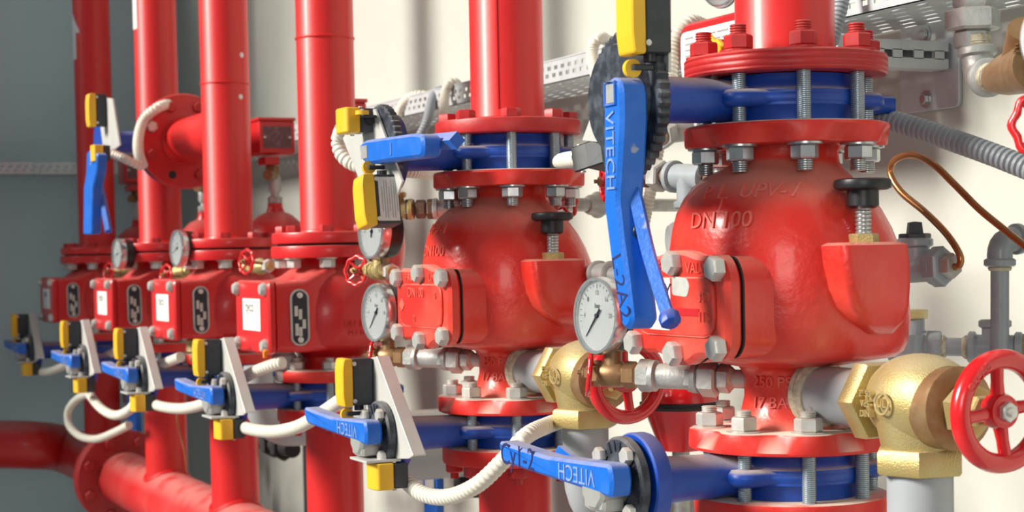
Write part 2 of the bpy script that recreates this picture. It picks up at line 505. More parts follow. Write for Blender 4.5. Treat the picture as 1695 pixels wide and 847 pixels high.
LABR = ['thick glossy red riser pipe with studded flange, rightmost and nearest',
        'red riser pipe with seam line and bolted flange, second from the right',
        'red riser pipe with weld ring near its top, third from the right',
        'red riser pipe with side branch and weld ring, fourth from the right',
        'slim red riser pipe with white stripe sticker, fifth from the right',
        'farthest dark red riser pipe with white arrow sticker, at the left']
riser(0, .585, .111, .022, 1.4, .0545, 'red_flange', 'nut', None, True)
riser(1, .573, .108, .021, 1.5, .0545, 'red_flange', 'head')
weld = {2: 43, 3: 122}
RP = {}
for k in range(2, 6):
    RP[k] = riser(k, ZP+.0145, .110, .021, 2.2, .0550, 'red_cast_far', 'head', weld.get(k))
# seam along riser 2
t = [o for o in bpy.data.objects if o.name == 'riser_pipe.001'][0]
mb = MB(); a = math.radians(-40); mb.box((XK[1]+.0545*math.cos(a), .0545*math.sin(a), 1.05), (.0012, .0012, .45), ax=(V3((math.cos(a), math.sin(a), 0)), V3((-math.sin(a), math.cos(a), 0)), Z)); mb.build('seam', 'red_pipe', t)


def sticker(k, y0, y1, arrow):
    x = XK[k]; r = .0556; z1 = P(PXM[k], y0, 0).z; z0 = P(PXM[k], y1, 0).z
    a0, a1 = math.radians(-100), math.radians(-68); mb = MB(); n = 6

    def cyl(aa0, aa1, za0, za1, zb0, zb1):
        rings = []
        for i in range(n+1):
            f = i/n; a = aa0+(aa1-aa0)*f; d = V3((math.cos(a), math.sin(a), 0)); lo = za0+(zb0-za0)*f; hi = za1+(zb1-za1)*f
            rings.append([V3((x, 0, lo))+d*r, V3((x, 0, hi+1e-4))+d*r, V3((x, 0, hi+1e-4))+d*(r+.0008), V3((x, 0, lo))+d*(r+.0008)])
        mb.loft(rings)
    cyl(a0, a1, z0, z1, z0, z1)
    if arrow:
        zh = z1; hl = .055
        cyl(math.radians(-84), math.radians(-52), zh-.005, zh+hl, zh-.005, zh)
        cyl(math.radians(-116), math.radians(-84), zh-.005, zh, zh-.005, zh+hl)
    mb.build('arrow_sticker' if arrow else 'stripe_sticker', 'sticker', RP[k][1])


for py, dpx in ((73, 26), (148, 22)):
    q = P(PXM[3]-7+dpx, py, -.03); dd = V3((q.x-XK[3], q.y, 0)); dd = V3((.70, -.20, 0)) if dd.length < .01 else dd
    a = math.radians(28 if dpx > 24 else 22); dd = V3((math.cos(a), math.sin(a), 0)); c = V3((XK[3], 0, q.z))+dd*.0553
    mb = MB(); mb.lathe([(.006, 0), (.005, .0006)], c, dd, 9); mb.build('paint_chip', 'sticker', RP[3][1])
sticker(5, 48, 95, True); sticker(4, -40, 45, False)


# ================================================================ lower spools and the header
def spool(k, zt_, zb, label, r=.0545, R=.1075):
    x = XK[k]; t = thing('pipe_spool', label, 'pipe', (x, 0, zb), 'red pipes under the valves')
    mb = MB(); mb.lathe([(r, zb), (r, zt_-.03), (r+.001, zt_-.024)], (x, 0, 0), Z, 48); mb.build('pipe', 'red_pipe', t)
    flange_mb((x, 0, zt_-.0125), R, .025).build('flange', 'red_dusty', t)
    mb = MB(); mb.torus((x, 0, zt_-.025), Z, r+.001, .0045, 48, 8, lob=15, la=.006); mb.build('weld_bead', 'red_pipe', t)
    for a in ANG8:
        shared('rhd', lambda mb: mb.lathe([(.0125, 0), (.0145, -.001), (.0145, -.013), (.012, -.015), (.007, -.015), (.007, -.024), (.0001, -.024)], (0, 0, 0), (0, 0, 1), 6, .3),
               'bolt', 'red_flange', (x+.09*math.cos(a), .09*math.sin(a), zt_-.025), t, a*3)
    return t


ZH = P(215, 795, 0).z
spool(0, .117, -.6, 'red flanged pipe below the lower blue valve, rightmost')
spool(1, .105, -.6, 'red flanged pipe under the blue valve, second from the right')
spool(2, .104, -.6, 'red pipe dropping below the blue lever, third from the right')
spool(3, .104, ZH+.02, 'red pipe standing on the header, fourth from the right')
spool(4, .104, ZH+.02, 'red pipe meeting the header beside its large flange, fifth from the right')
spool(5, .104, ZH+.02, 'red pipe behind the white hose loop, leftmost')
RH = .078; XF = P(205, 795, 0).x
t = thing('header_pipe', 'large red horizontal header pipe with weld saddles at lower left', 'pipe', (-1.6, 0, ZH-RH))
mb = MB(); mb.lathe([(RH, 0), (RH, -1.0-XF)], (XF, 0, ZH), X, 48); mb.build('pipe', 'red_header', t)
for k in (3, 4):
    mb = MB(); rr = []
    for i in range(33):
        a = 2*PI*i/32; dx, dy = .057*math.cos(a), .057*math.sin(a); rr.append(V3((XK[k]+dx, dy, ZH+math.sqrt(RH**2-dy*dy)+.001)))
    mb.tube(rr, .006, 8); mb.build('weld_bead', 'red_pipe', t)
f = MB(); f.lathe([(RH*.9, -.013), (.137, -.013), (.14, -.010), (.14, .010), (.137, .013), (RH*.9, .013)], (XF+.013, 0, ZH), X, 56); f.build('flange', 'red_flange', t)
for i in range(8):
    a = PI/8+i*PI/4; hexbolt(t, (XF+.026, .112*math.cos(a), ZH+.112*math.sin(a)), X, .017, .014, 'red_flange')
t = thing('supply_elbow', 'red supply pipe bending in from the left edge to the header flange', 'pipe', (XF-.4, 0, ZH-RH))


def PZ(px, py, z):
    v = _d*F_PX+_r*(px-847.5)-_u*(py-PPY); return CAM+v*((z-CAM.z)/v.z)


pts = [(XF-.02, 0, ZH), (XF-.14, 0, ZH+.002), P(108, 744, -.055), P(60, 737, -.165), P(0, 735, -.27), P(-60, 736, -.37), P(-160, 740, -.52)]
mb = MB(); mb.tube(smooth_path(pts, 10), RH-.003, 40); mb.build('pipe', 'red_header', t)
f = MB(); f.lathe([(RH*.9, -.013), (.137, -.013), (.14, -.010), (.14, .010), (.137, .013), (RH*.9, .013)], (XF-.018, 0, ZH), X, 56); f.build('flange', 'red_flange', t)
f = MB(); f.lathe([(.128, -.003), (.128, .003)], (XF-.0025, 0, ZH), X, 48); f.build('gasket', 'gasket', t)


# ================================================================ gauges, handwheels
def gauge(c, n, R, label, ang=-50., stem=None, group='round pressure gauges'):
    """c centre of the dial, n facing"""
    c = V3(c); n = V3(n).normalized(); u, v, w_ = basis(n); up = u; rt = up.cross(n) * -1
    t = thing('pressure_gauge', label, 'gauge', c-Z*R, group)
    mb = MB(); mb.lathe([(R*.55, -.034), (R*.9, -.032), (R*.94, -.028), (R*.94, .002), (1e-4, .002)], c, n, 40); mb.build('case', 'black', t)
    mb = MB(); mb.lathe([(R*.93, -.010), (R*.985, -.009), (R, -.004), (R, .004), (R*.97, .0075), (R*.90, .0075), (R*.885, .0035), (R*.88, -.003)], c, n, 48, closed=False, cap=False); mb.build('bezel', 'bezel', t)
    mb = MB(); mb.lathe([(R*.89, .002), (R*.89, .0028), (1e-4, .0028)], c, n, 40); d = mb.build('dial', 'dial', t)
    right = n.cross(Z).normalized()*-1; right = Z.cross(n).normalized()
    mk = MB()
    for i in range(25):
        a = math.radians(225-270*i/24); dd = right*math.cos(a)+Z*math.sin(a); L = .11 if i % 4 == 0 else .06
        mk.box(c+n*.0030+dd*R*(.80-L/2), (R*L/2, R*.010, .0002), ax=(dd, n.cross(dd), n))
    mk.build('scale_marks', 'grey_ink', d)
    tx = MB()
    for i, s in enumerate(('0', '4', '8', '12', '16', '20', '25')):
        a = math.radians(225-270*i/6); dd = right*math.cos(a)+Z*math.sin(a); tx.text(s, R*.17, c+dd*R*.58+n*.0029, right, Z, .0003, 0)
    tx.text('bar', R*.18, c+Z*R*.25+n*.0029, right, Z, .0003, 0)
    tx.build('numerals', 'grey_ink', d)
    a = math.radians(ang); dd = right*math.cos(a)+Z*math.sin(a); pp = n.cross(dd)
    mb = MB(); mb.prism([(-R*.22, -R*.035), (-R*.22, R*.035), (0, R*.028), (R*.72, 0.0004), (R*.72, -.0004), (0, -R*.028)][::-1], c+n*.0042, dd, pp, .0006); mb.lathe([(R*.06, .003), (R*.06, .0055)], c, n, 12); mb.build('needle', 'ink', t)
    mb = MB(); mb.lathe([(R*.90, .0066), (R*.90, .0074)], c, n, 40); mb.build('glass', 'glass', t)
    if stem:
        mb = MB(); mb.lathe([(.007, 0), (.007, .012), (.010, .012), (.010, .022), (.007, .022), (.007, stem)], c-n*.018-Z*R*.9, -Z, 6); mb.build('stem', 'bronze', t)
    return t


def small_wheel(c, n, R, label, hub='bronze', nm=8, mat_='red_wheel', group='small red handwheels'):
    c = V3(c); n = V3(n).normalized(); u, v, _ = basis(n)
    t = thing('small_handwheel', label, 'handwheel', c-Z*R, group)
    mb = MB(); mb.torus(c, n, R*.88, R*.12, 48, 10, lob=nm, la=.055); mb.build('rim', mat_, t)
    for i in range(4):
        a = PI/4+i*PI/2; d = u*math.cos(a)+v*math.sin(a)
        mb = MB(); mb.tube([c+d*R*.2-n*.004, c+d*R*.55-n*.003, c+d*R*.85], [R*.11, R*.09, R*.09], 8); mb.build('spoke', mat_, t)
    mb = MB(); mb.lathe([(R*.30, -.008), (R*.30, .002), (R*.22, .004)], c, n, 18); mb.build('hub', mat_, t)
    mb = MB(); mb.hexa(c+n*.003, n, R*.22, .006); mb.lathe([(R*.1, .008), (R*.1, .014)], c, n, 10); mb.lathe([(R*.13, -.04), (R*.13, -.006)], c, n, 10); mb.build('stem_nut', hub, t)
    return t


# ================================================================ trim fittings
def seg_pipe(mb, a, b, r, seg=20): mb.tube([V3(a), V3(b)], r, seg)


def bead(mb, c, ax, r, w_): mb.lathe([(r*.86, -w_), (r, -w_*.6), (r, w_*.6), (r*.86, w_)], c, ax, 24)


def trim_line(name, label, pts, items, r=.0107, mat_='grey_paint', cat='pipe', group=None, hemp=True):
    """straight runs through pts; items: (kind, i, f) on run i at fraction f"""
    pts = [V3(p) for p in pts]; c = min(pts, key=lambda p: p.z)
    t = thing(name, label, cat, c-Z*r, group)
    for a, b in zip(pts, pts[1:]):
        mb = MB(); seg_pipe(mb, a, b, r); mb.build('pipe', mat_, t)
    for it in items:
        kind, i, f = it[:3]; m_ = it[3] if len(it) > 3 else mat_
        a, b = pts[i], pts[i+1]; d = (b-a).normalized(); c = a.lerp(b, f)
        mb = MB()
        if kind == 'elbow':
            e = pts[i+2]-b; e.normalize(); c = b
            pth = [c-d*r*2.6, c-d*r*1.6]+[(c-d*r*1.6).lerp(c, s).lerp(c.lerp(c+e*r*1.6, s), s) for s in (.2, .4, .6, .8)]+[c+e*r*1.6, c+e*r*2.6]
            mb.tube(pth, r*1.38, 24); bead(mb, c-d*r*2.4, d, r*1.72, r*.45); bead(mb, c+e*r*2.4, e, r*1.72, r*.45)
            mb.build('elbow', m_, t)
            if hemp:
                for cc, dd in ((c-d*r*3.0, d), (c+e*r*3.0, e)): h = MB(); h.lathe([(r*1.15, -r*.3), (r*1.3, 0), (r*1.1, r*.3)], cc, dd, 16); h.build('joint_tape', 'hemp', t)
        elif kind == 'tee':
            e = V3(it[4]).normalized(); Lb = it[5] if len(it) > 5 else r*2.8
            mb.tube([c-d*r*2.6, c+d*r*2.6], r*1.38, 24); bead(mb, c-d*r*2.4, d, r*1.72, r*.45); bead(mb, c+d*r*2.4, d, r*1.72, r*.45)
            mb.tube([c, c+e*Lb], r*1.38, 24); bead(mb, c+e*(Lb-r*.3), e, r*1.72, r*.45); mb.build('tee', m_, t)
            if hemp:
                for s in (-1, 1): h = MB(); h.lathe([(r*1.15, -r*.3), (r*1.3, 0), (r*1.1, r*.3)], c+d*s*r*3, d, 16); h.build('joint_tape', 'hemp', t)
        elif kind == 'union':
            mb.hexa(c-d*r*1.0, d, r*2.1, r*2.0); mb.hexa(c+d*r*1.0, d, r*1.6, r*1.6); mb.hexa(c-d*r*2.4, d, r*1.6, r*1.4); mb.build('union', m_, t)
        elif kind == 'hex':
            s = it[4] if len(it) > 4 else 1.6; mb.hexa(c-d*r*.8, d, r*s, r*1.6); mb.build('hex_nipple', m_, t)
        elif kind == 'sleeve':
            mb.tube([c-d*r*1.8, c+d*r*1.8], r*1.38, 24); bead(mb, c-d*r*1.7, d, r*1.72, r*.45); bead(mb, c+d*r*1.7, d, r*1.72, r*.45); mb.build('coupling', m_, t)
        elif kind == 'tape':
            mb.lathe([(r*1.02, -r*.5), (r*1.3, -r*.2), (r*1.22, .1*r), (r*1.3, r*.3), (r*1.02, r*.6)], c, d, 18); mb.build('joint_tape', 'hemp', t)
        elif kind == 'body':
            mb.lathe([(r*1.2, -r*2.2), (r*1.5, -r*1.6), (r*1.5, -r), (r*2, -.2*r), (r*2, .2*r), (r*1.5, r), (r*1.5, r*1.6), (r*1.2, r*2.2)], c, d, 20); mb.build('valve_body', m_, t)
    return t


# ================================================================ the two big deluge valves
def deluge(k, label, first):
    x, zc, zb = XK[k], ZC[k], ZB[k]
    t = thing('deluge_valve', label, 'valve', (x, 0, zc-.011), 'large red deluge valves')
    prof = [  # z, a, b, cy, exponent
        (.008, .070, .070, 0, 2), (.014, .062, .062, 0, 2), (.024, .055, .055, 0, 2), (.045, .050, .050, 0, 2), (.068, .050, .050, 0, 2), (.078, .056, .056, 0, 2),
        (.084, .085, .085, 0, 2.3), (.088, .108, .106, 0, 2.5), (.094, .116, .116, 0, 2.5), (.104, .121, .122, 0, 2.4), (.13, .125, .127, 0, 2.3), (.17, .126, .127, -.002, 2.2),
        (.205, .124, .124, -.006, 2.1), (.228, .119, .119, -.009, 2.05), (.248, .111, .112, -.012, 2), (.264, .101, .102, -.014, 2), (.277, .089, .091, -.015, 2), (.287, .077, .080, -.013, 2),
        (.295, .066, .067, -.008, 2), (.301, .0595, .0595, -.002, 2), (.308, .057, .057, 0, 2), (zb-zc-.008, .058, .058, 0, 2)]
    body = MB(); body.loft([superring(x, cy, zc+z, a, b, n, 64) for z, a, b, cy, n in prof])
    # barrel that carries the cover, with bolt bosses
    cov = [(-.098, .112), (-.086, .096), (-.04, .098), (-.018, .086), (.018, .086), (.04, .098), (.086, .094), (.099, .108), (.099, .180), (.086, .201), (.045, .199), (.018, .206), (-.018, .206), (-.045, .199), (-.086, .201), (-.098, .186)]
    body.prism(cov, (x, 0, zc), X, Z, .122, .0, .014)
    bv = body.bvh(); body.build('body', 'red_cast', t, 50)
    mb = MB(); mb.prism(cov, (x, -.122, zc), X, Z, .0022, 0, .014); mb.build('gasket', 'gasket', t)
    mb = MB(); mb.prism(insetpoly(roundpoly(cov, .014), -.0015), (x, -.1242, zc), X, Z, .020, .005); c = mb.build('cover', 'red_cast', t)
    pan = [(-.080, .116), (.080, .116), (.080, .180), (-.080, .180)]
    mb = MB(); mb.prism(pan, (x, -.144, zc), X, Z, .0035, .0025, .022); mb.build('raised_panel', 'red_cast', c)
    if first:
        tx = LET(c); tx.text('FIRE', .016, (x-.045, -.144, zc+.188), X, Z, .002); tx.text('VALVE', .016, (x+.045, -.144, zc+.188), X, Z, .002)
        tx.text('350', .015, (x+.062, -.1475, zc+.158), X, Z, .0018); tx.text('115', .015, (x+.062, -.1475, zc+.137), X, Z, .0018)
        tx.prism([(-.01, 0), (0, -.01), (.01, 0), (0, .01)], (x-.068, -.1475, zc+.140), X, Z, .0012); pass
        mb = MB(); mb.prism([(-.052, -.028), (-.006, -.028), (-.006, .028), (-.052, .028)], (x, -.1475, zc+.150), X, Z, .0006, 0, .003); l_ = mb.build('label', 'white_label', c)
        mb = MB(); mb.text('TY', .024, (x-.018, -.1481, zc+.163), X, Z, .0004, 0); mb.build('label_print', 'ink', l_)
        mb = MB(); mb.prism([(-.004, -.004), (.052, -.004), (.052, .004), (-.004, .004)], (x, -.1475, zc+.142), X, Z, .0006, 0, .001); mb.build('label_tape', 'red_box', c)
        mb = MB(); mb.prism([(-.002, .012), (.028, .010), (.034, .022), (.028, .030), (-.002, .032)], (x, -.1475, zc+.148), X, Z, .0006, 0, .004); mb.build('label_remnant', 'silver_label', c)
    else:
        tx = LET(c); tx.text('FIRE', .015, (x-.045, -.144, zc+.188), X, Z, .002); tx.text('LINE', .015, (x+.045, -.144, zc+.188), X, Z, .002)
        tx.text('DN100', .020, (x-.012, -.1475, zc+.166), X, Z, .0018); tx.text('0', .014, (x+.06, -.1475, zc+.163), X, Z, .0018); tx.text('0', .014, (x-.02, -.1475, zc+.128), X, Z, .0018)
        tx.prism([(-.01, 0), (0, -.01), (.01, 0), (0, .01)], (x-.068, -.1475, zc+.148), X, Z, .0012); pass
    for dx, dz in ((-.085, .188), (0, .194), (.086, .188), (-.085, .106), (0, .097), (.086, .106)):
        hexbolt(t, (x+dx, -.1435, zc+dz), -Y, .0135, .013, 'nut_white', 'cover_bolt', .0)
    # side housing with the reset knob
    lump = MB()
    sec = [(.212, .148, .036, .040, .012), (.209, .154, .043, .046, .013), (.19, .156, .042, .047, .013), (.165, .155, .037, .048, .013), (.145, .152, .028, .048, .012), (.130, .146, .012, .046, .010), (.116, .132, -.012, .040, .006)]
    rings = []
    for z, xo, hl, hr, ch in sec:
        r_ = [(0.04, -hl), (xo-ch*.6, -hl), (xo-ch*.2, -hl+ch*.3), (xo, -hl+ch), (xo, hr-ch), (xo-ch*.2, hr-ch*.3), (xo-ch*.6, hr), (.04, hr)]
        rings.append([V3((x+a, b+.002, zc+z)) for a, b in r_])
    lump.loft(rings); lump.build('side_housing', 'red_cast', t, 50)
    kx, ky = x+.128, .006
    mb = MB(); mb.hexa((kx, ky, zc+.209), Z, .016, .012); mb.build('gland_nut', 'brass', t)
    mb = MB(); mb.thread((kx, ky, zc+.220), Z, .0085, .034, .0042, 16); mb.build('spring_stem', 'steel', t)
    mb = MB(); mb.lathe([(.012, .247), (.0165, .25), (.0165, .266), (.012, .268)], (kx, ky, zc), Z, 20); kn = mb.build('knob', 'black', t)
    mb = MB(); R = []
    for r_, z in ((.024, .266), (.0285, .268), (.0295, .272), (.0285, .2765), (.024, .278), (.001, .2785)):
        R.append([V3((kx+(r_*(1+(.025 if a % 2 else 0)))*math.cos(2*PI*a/56), ky+r_*(1+(.025 if a % 2 else 0))*math.sin(2*PI*a/56), zc+z)) for a in range(56)])
    mb.loft(R); mb.build('knob_rim', 'black', kn)
    # flanges, nuts
    flange_mb((x, 0, zb), .1125, .023, lobes=-1).build('upper_flange', 'red_dusty', t)
    flange_mb((x, 0, zc), .1125, .023, lobes=1).build('lower_flange', 'red_dusty', t)
    for a in ANG8:
        q = V3((x+.09*math.cos(a), .09*math.sin(a), 0))
        shared('nd', nut_fn(.0150, .015, True, .012 if first else .004, True), 'nut', 'steel', q+Z*(zb-.0115), t, a*2+.3)
        shared('nu', nut_fn(.0150, .015, True, .007), 'nut', 'nut_white', q+Z*(zc+.0115-.001), t, a*2+.3)
    # cast lettering on the dome and neck
    tx = LET(t)
    ca = math.radians(-64 if first else -74); n = V3((math.cos(ca), math.sin(ca), 0)); u = V3((-math.sin(ca), math.cos(ca), 0))
    if first:
        tx.text('DN 100', .024, V3((x, 0, zc+.238))+n*.1-u*.012, u, Z, .0022, -.002, bv)
        tx.text('P 1   UPV-1', .022, V3((x, 0, zc+.268))+n*.08+u*.012, u, Z, .0018, -.002, bv)
        tx.text('T', .02, V3((x, 0, zc+.255))+n*.08-u*.012, u, Z, .0015, -.002, bv)
    else:
        tx.text('UPV-1', .022, V3((x, 0, zc+.258))+n*.1-u*.03, u, Z, .0022, -.002, bv)
        tx.text('DN100', .022, V3((x, 0, zc+.226))+n*.1-u*.03, u, Z, .0022, -.002, bv)
    ca = math.radians(-55); n = V3((math.cos(ca), math.sin(ca), 0)); u = V3((-math.sin(ca), math.cos(ca), 0))
    tx.text('250 PSI', .017, V3((x, 0, zc+.062))+n*.05, u, Z, .0022, -.002, bv); tx.text('17 BAR', .017, V3((x, 0, zc+.040))+n*.05, u, Z, .0022, -.002, bv)
    return t


deluge(0, 'big red deluge valve cast DN 100, rightmost and nearest', True)
deluge(1, 'big red deluge valve with six-bolt cover, second from the right', False)


# ================================================================ the four alarm valves
def alarm(k, label):
    x, zc = XK[k], ZC[k]
    t = thing('alarm_check_valve', label, 'valve', (x, 0, zc-.011), 'red alarm check valves with sight plate')
    H = ZP-zc                                              # .2455
    body = MB()
    prof = [(.008, .066, 2), (.02, .060, 2), (.034, .060, 2), (.044, .072, 2.2), (.052, .098, 2.4), (.062, .110, 2.4), (.09, .116, 2.4), (.13, .116, 2.3), (.165, .110, 2.2), (.185, .098, 2.1), (.199, .080, 2), (.207, .066, 2), (.214, .061, 2), (H-.02, .061, 2)]
    body.loft([superring(x, 0, zc+z, a, a, n, 56) for z, a, n in prof])
    body.loft([[V3((x+a, yy, zc+z)) for a, z in roundpoly(pl, .012)] for yy, pl in (
        (-.142, [(-.106, .050), (.106, .050), (.106, .178), (-.106, .178)]), (-.085, [(-.108, .048), (.108, .048), (.108, .182), (-.108, .182)]), (-.02, [(-.09, .05), (.09, .05), (.085, .21), (-.085, .21)]))])
    bv = body.bvh(); body.build('body', 'red_cast_far', t, 45)
    mb = MB(); mb.prism([(-.106, .046), (.106, .046), (.106, .182), (-.106, .182)], (x, -.1415, zc), X, Z, .016, .004, .016); c = mb.build('cover', 'red_cast_far', t)
    for dx in (-.088, .086):
        for dz in (.062, .166):
            mb = MB(); mb.lathe([(.0125, 0), (.0125, .005), (.009, .011), (.0001, .012)], (x+dx, -.157, zc+dz), -Y, 16); mb.build('cover_bolt', 'nut_white', t)
    mb = MB(); mb.prism([(-.056, -.030), (.056, -.030), (.056, .030), (-.056, .030)], (x-.002, -.1572, zc+.118), X, Z, .0006, 0, .002); l_ = mb.build('label', 'white_label', c)
    mb = MB(); mb.text('tyco', .030, (x-.012, -.1577, zc+.132), X, Z, .0004, 0); mb.build('label_print', 'ink', l_)
    mb = MB()
    for i, (w_, z) in enumerate(((.04, .116), (.045, .110), (.03, .098))): mb.box((x+(.0 if i < 2 else -.012), -.1579, zc+z), (w_, .0002, .0007))
    mb.build('fine_print', 'silver_label', l_)
    # sight plate on the side that faces along the row
    oc = V3((x+.1055, -.099, zc+.113)); ov = []
    for i in range(24):
        a = 2*PI*i/24; ov.append((.0165*math.cos(a), .0165*math.sin(a)+(.034 if math.sin(a) > 0 else -.034)))
    mb = MB(); mb.prism(ov, oc, Y, Z, .004, .001); s_ = mb.build('sight_plate', 'ink', t)
    mb = MB(); pth = [oc+X*.003+Y*a+Z*b for a, b in ov]; pth.append(pth[0]); mb.tube(pth, .0022, 6); mb.build('plate_rim', 'steel_dull', s_)
    for dz in (-.041, .041):
        mb = MB(); mb.lathe([(.0055, 0), (.0055, .003), (.002, .004)], oc+X*.004+Z*dz, X, 12); mb.build('rivet', 'nut_white', s_)
    mb = MB()
    rnd = random.Random(3)
    for (a, b, h) in ((-.007, .012, .011), (.001, .006, .011), (-.006, -.022, .013), (.001, -.026, .010), (.008, -.012, .010)): mb.box(oc+X*.0042+Y*a+Z*b, (.0003, .0032, h*.85))
    mb.build('plate_marks', 'silver_label', s_)
    flange_mb((x, 0, ZP-.012), .112, .023).build('upper_flange', 'red_cast_far', t)
    flange_mb((x, 0, zc), .110, .023).build('lower_flange', 'red_dusty', t)
    mb = MB(); mb.lathe([(.1, 0), (.1, .004)], (x, 0, ZP), Z, 40); mb.build('gasket', 'gasket', t)
    for a in ANG8:
        q = V3((x+.09*math.cos(a), .09*math.sin(a), 0))
        shared('nd3', nut_fn(.0150, .016, True, 0, True), 'nut', 'nut_white', q+Z*(ZP-.0235), t, a*2+.3)
        shared('nu', nut_fn(.0150, .015, True, .007), 'nut', 'nut_white', q+Z*(zc+.0115-.001), t, a*2+.3)
    tx = LET(t, 'red_pipe'); ca = math.radians(-12); n = V3((math.cos(ca), math.sin(ca), 0)); u = V3((-math.sin(ca), math.cos(ca), 0))
    tx.text('DN 100', .016, V3((x, 0, zc+.098))+n*.1+u*.035, u, Z, .0022, -.002, bv); tx.text('PN 16', .014, V3((x, 0, zc+.08))+n*.1+u*.035, u, Z, .0022, -.002, bv)
    return t


alarm(2, 'red alarm valve with white label and sight plate, third from the right')
alarm(3, 'red alarm valve with white label and sight plate, fourth from the right')
alarm(4, 'blurred red alarm valve with small white label, fifth from the right')
alarm(5, 'farthest blurred red alarm valve, leftmost in the row')


# ================================================================ butterfly valves
def to2(pts, Yp, ox, oz): return [((q := P(a, b, Yp)).x-ox, q.z-oz) for a, b in pts]


ZL = [ZC[k]-.0375 for k in range(6)]
LEV = to2([(823.5, 729), (862, 742), (903, 755), (955, 762), (1007.6, 769), (1012, 797), (1010, 825), (979, 814), (935, 799), (891, 785), (855, 773), (831, 765)], -.252, XK[0], ZL[0])
BRK = to2([(613, 592), (625, 590), (685, 754), (677, 759), (646, 759), (608, 742), (607, 650)], -.205, XK[1], ZL[1])


def wafer(t, x, z0, h, first=False, mat_='blue_dusty'):
    """body ring, band with ears, neck and round pad; stem points to -y"""
    mb = MB(); mb.lathe([(.070, -h), (.077, -h+.001), (.078, -h*.45), (.083, -.008), (.083, .008), (.078, h*.45), (.077, h-.001), (.070, h)], (x, 0, z0), Z, 64)
    out = []
    for i in range(96):
        a = 2*PI*i/96; r = .084
        for b in (-67.5, -112.5, 67.5, 112.5):
            d = (math.degrees(a)-b+180) % 360-180
            if abs(d) < 24: r = max(r, .084+.026*(.5+.5*math.cos(d/24*PI)))
        out.append((r*math.cos(a), r*math.sin(a)))
    mb.prism(out, (x, 0, z0-.009), X, Y, .018, .005)
    mb.box((x, .112, z0), (.014, .03, .010), .004)
    body = mb.build('body', mat_, t, 50)
    mb = MB(); rings = []
    for yy, rx, rz in ((-.07, .040, .022), (-.09, .033, .023), (-.11, .027, .024), (-.15, .025, .025), (-.176, .026, .026), (-.183, .036, .036)):
        rings.append([V3((x+rx*math.cos(2*PI*a/28), yy, z0+rz*math.sin(2*PI*a/28))) for a in range(28)])
    mb.loft(rings); mb.build('neck', mat_, t, 50)
    for a in ANG8:
        shared('st%.4f' % h, stud_fn(2*h), 'stud', 'zinc_rod', (x+.09*math.cos(a), .09*math.sin(a), z0-h), t, a)
    return body


def lower_valve(k, label, lever_text):
    x, z0 = XK[k], ZL[k]; h = .026
    t = thing('butterfly_valve', label, 'valve', (x, 0, z0-h), 'blue butterfly valves below the red valves')
    wafer(t, x, z0, h)
    mb = MB(); mb.lathe([(.030, 0), (.052, .001), (.053, .004), (.053, .018), (.051, .020), (.001, .020)], (x, -.182, z0), -Y, 48); mb.build('mounting_pad', 'blue', t)
    mb = MB(); mb.lathe([(.001, 0), (.048, 0), (.0500, .002), (.0500, .010), (.047, .013), (.034, .012), (.030, .014), (.001, .014)], (x, -.2065, z0), -Y, 48)
    pl = mb.build('locking_plate', 'black_plate', t)
    mb = MB()
    for i in range(22):
        a = 2*PI*i/22; d = V3((math.cos(a), 0, math.sin(a))); mb.box((V3((x, -.2185, z0))+d*.040), (.0055, .0018, .0014), ax=(d, Y, Y.cross(d)*-1))
    mb.build('plate_ribs', 'black_plate', pl)
    for a in (50, 140, 230, 320):
        a = math.radians(a); hexbolt(t, (x+.042*math.cos(a), -.2195, z0+.042*math.sin(a)), -Y, .0095, .009, 'nut_white', 'plate_bolt')
    mb = MB(); mb.lathe([(.0235, 0), (.0245, .002), (.0245, .028), (.021, .032)], (x, -.2195, z0-.002), -Y, 8, PI/8); mb.build('hub', 'steel_dull', t)
    # lever
    mb = MB(); mb.prism(LEV, (x, -.226, z0), X, Z, .026, .0035, .006); lv = mb.build('lever', 'blue_lever', t)
    mb = MB(); mb.prism([(-.024, -.022), (-.01, -.024), (.020, -.022), (.022, .0), (.020, .020), (-.024, .020)], (x, -.222, z0-.004), X, Z, .026, .003, .004); mb.build('lever_socket', 'steel_dull', lv)
    tri = to2([(905, 752), (912, 738), (935, 757)], -.230, XK[0], ZL[0]); mb = MB(); mb.prism(tri, (x, -.215, z0), X, Z, .006); mb.build('lever_stop', 'blue_lever', lv)
    a, b = V3((LEV[2][0], 0, LEV[2][1])), V3((LEV[4][0], 0, LEV[4][1])); c_, d_ = V3((LEV[9][0], 0, LEV[9][1])), V3((LEV[6][0], 0, LEV[6][1]))
    u = ((b-a)+(d_-c_)).normalized(); v = Y.cross(u)*-1; v = -v if v.z < 0 else v
    o = (a+b+c_+d_)/4+V3((x+.005, -.252, z0))
    mb = MB(); mb.text('VITECH', .025, o, -u, -v, .0012, -.001); mb.build('cast_lettering', 'cast_blue', lv)
    if lever_text:
        e = (V3((LEV[0][0], 0, LEV[0][1]))+V3((LEV[2][0], 0, LEV[2][1]))+V3((LEV[10][0], 0, LEV[10][1]))*2)/4
        mb = MB(); mb.text(lever_text, .036, e+V3((x-.004, -.2522, z0)), u, v, .0003, -.0001); mb.build('marker_writing', 'ink_blue', lv)
    return t


LV = ['blue butterfly valve with marker-written lever, under the rightmost red valve',
      'blue butterfly valve behind the large white switch bracket, second from the right',
      'blue butterfly valve with switch bracket, third from the right',
      'blue butterfly valve with switch bracket, fourth from the right',
      'blurred blue butterfly valve, fifth from the right',
      'farthest blurred blue butterfly valve whose lever leaves the left edge']
for k in range(6): lower_valve(k, LV[k], 'Cy1-2' if k == 0 else None)


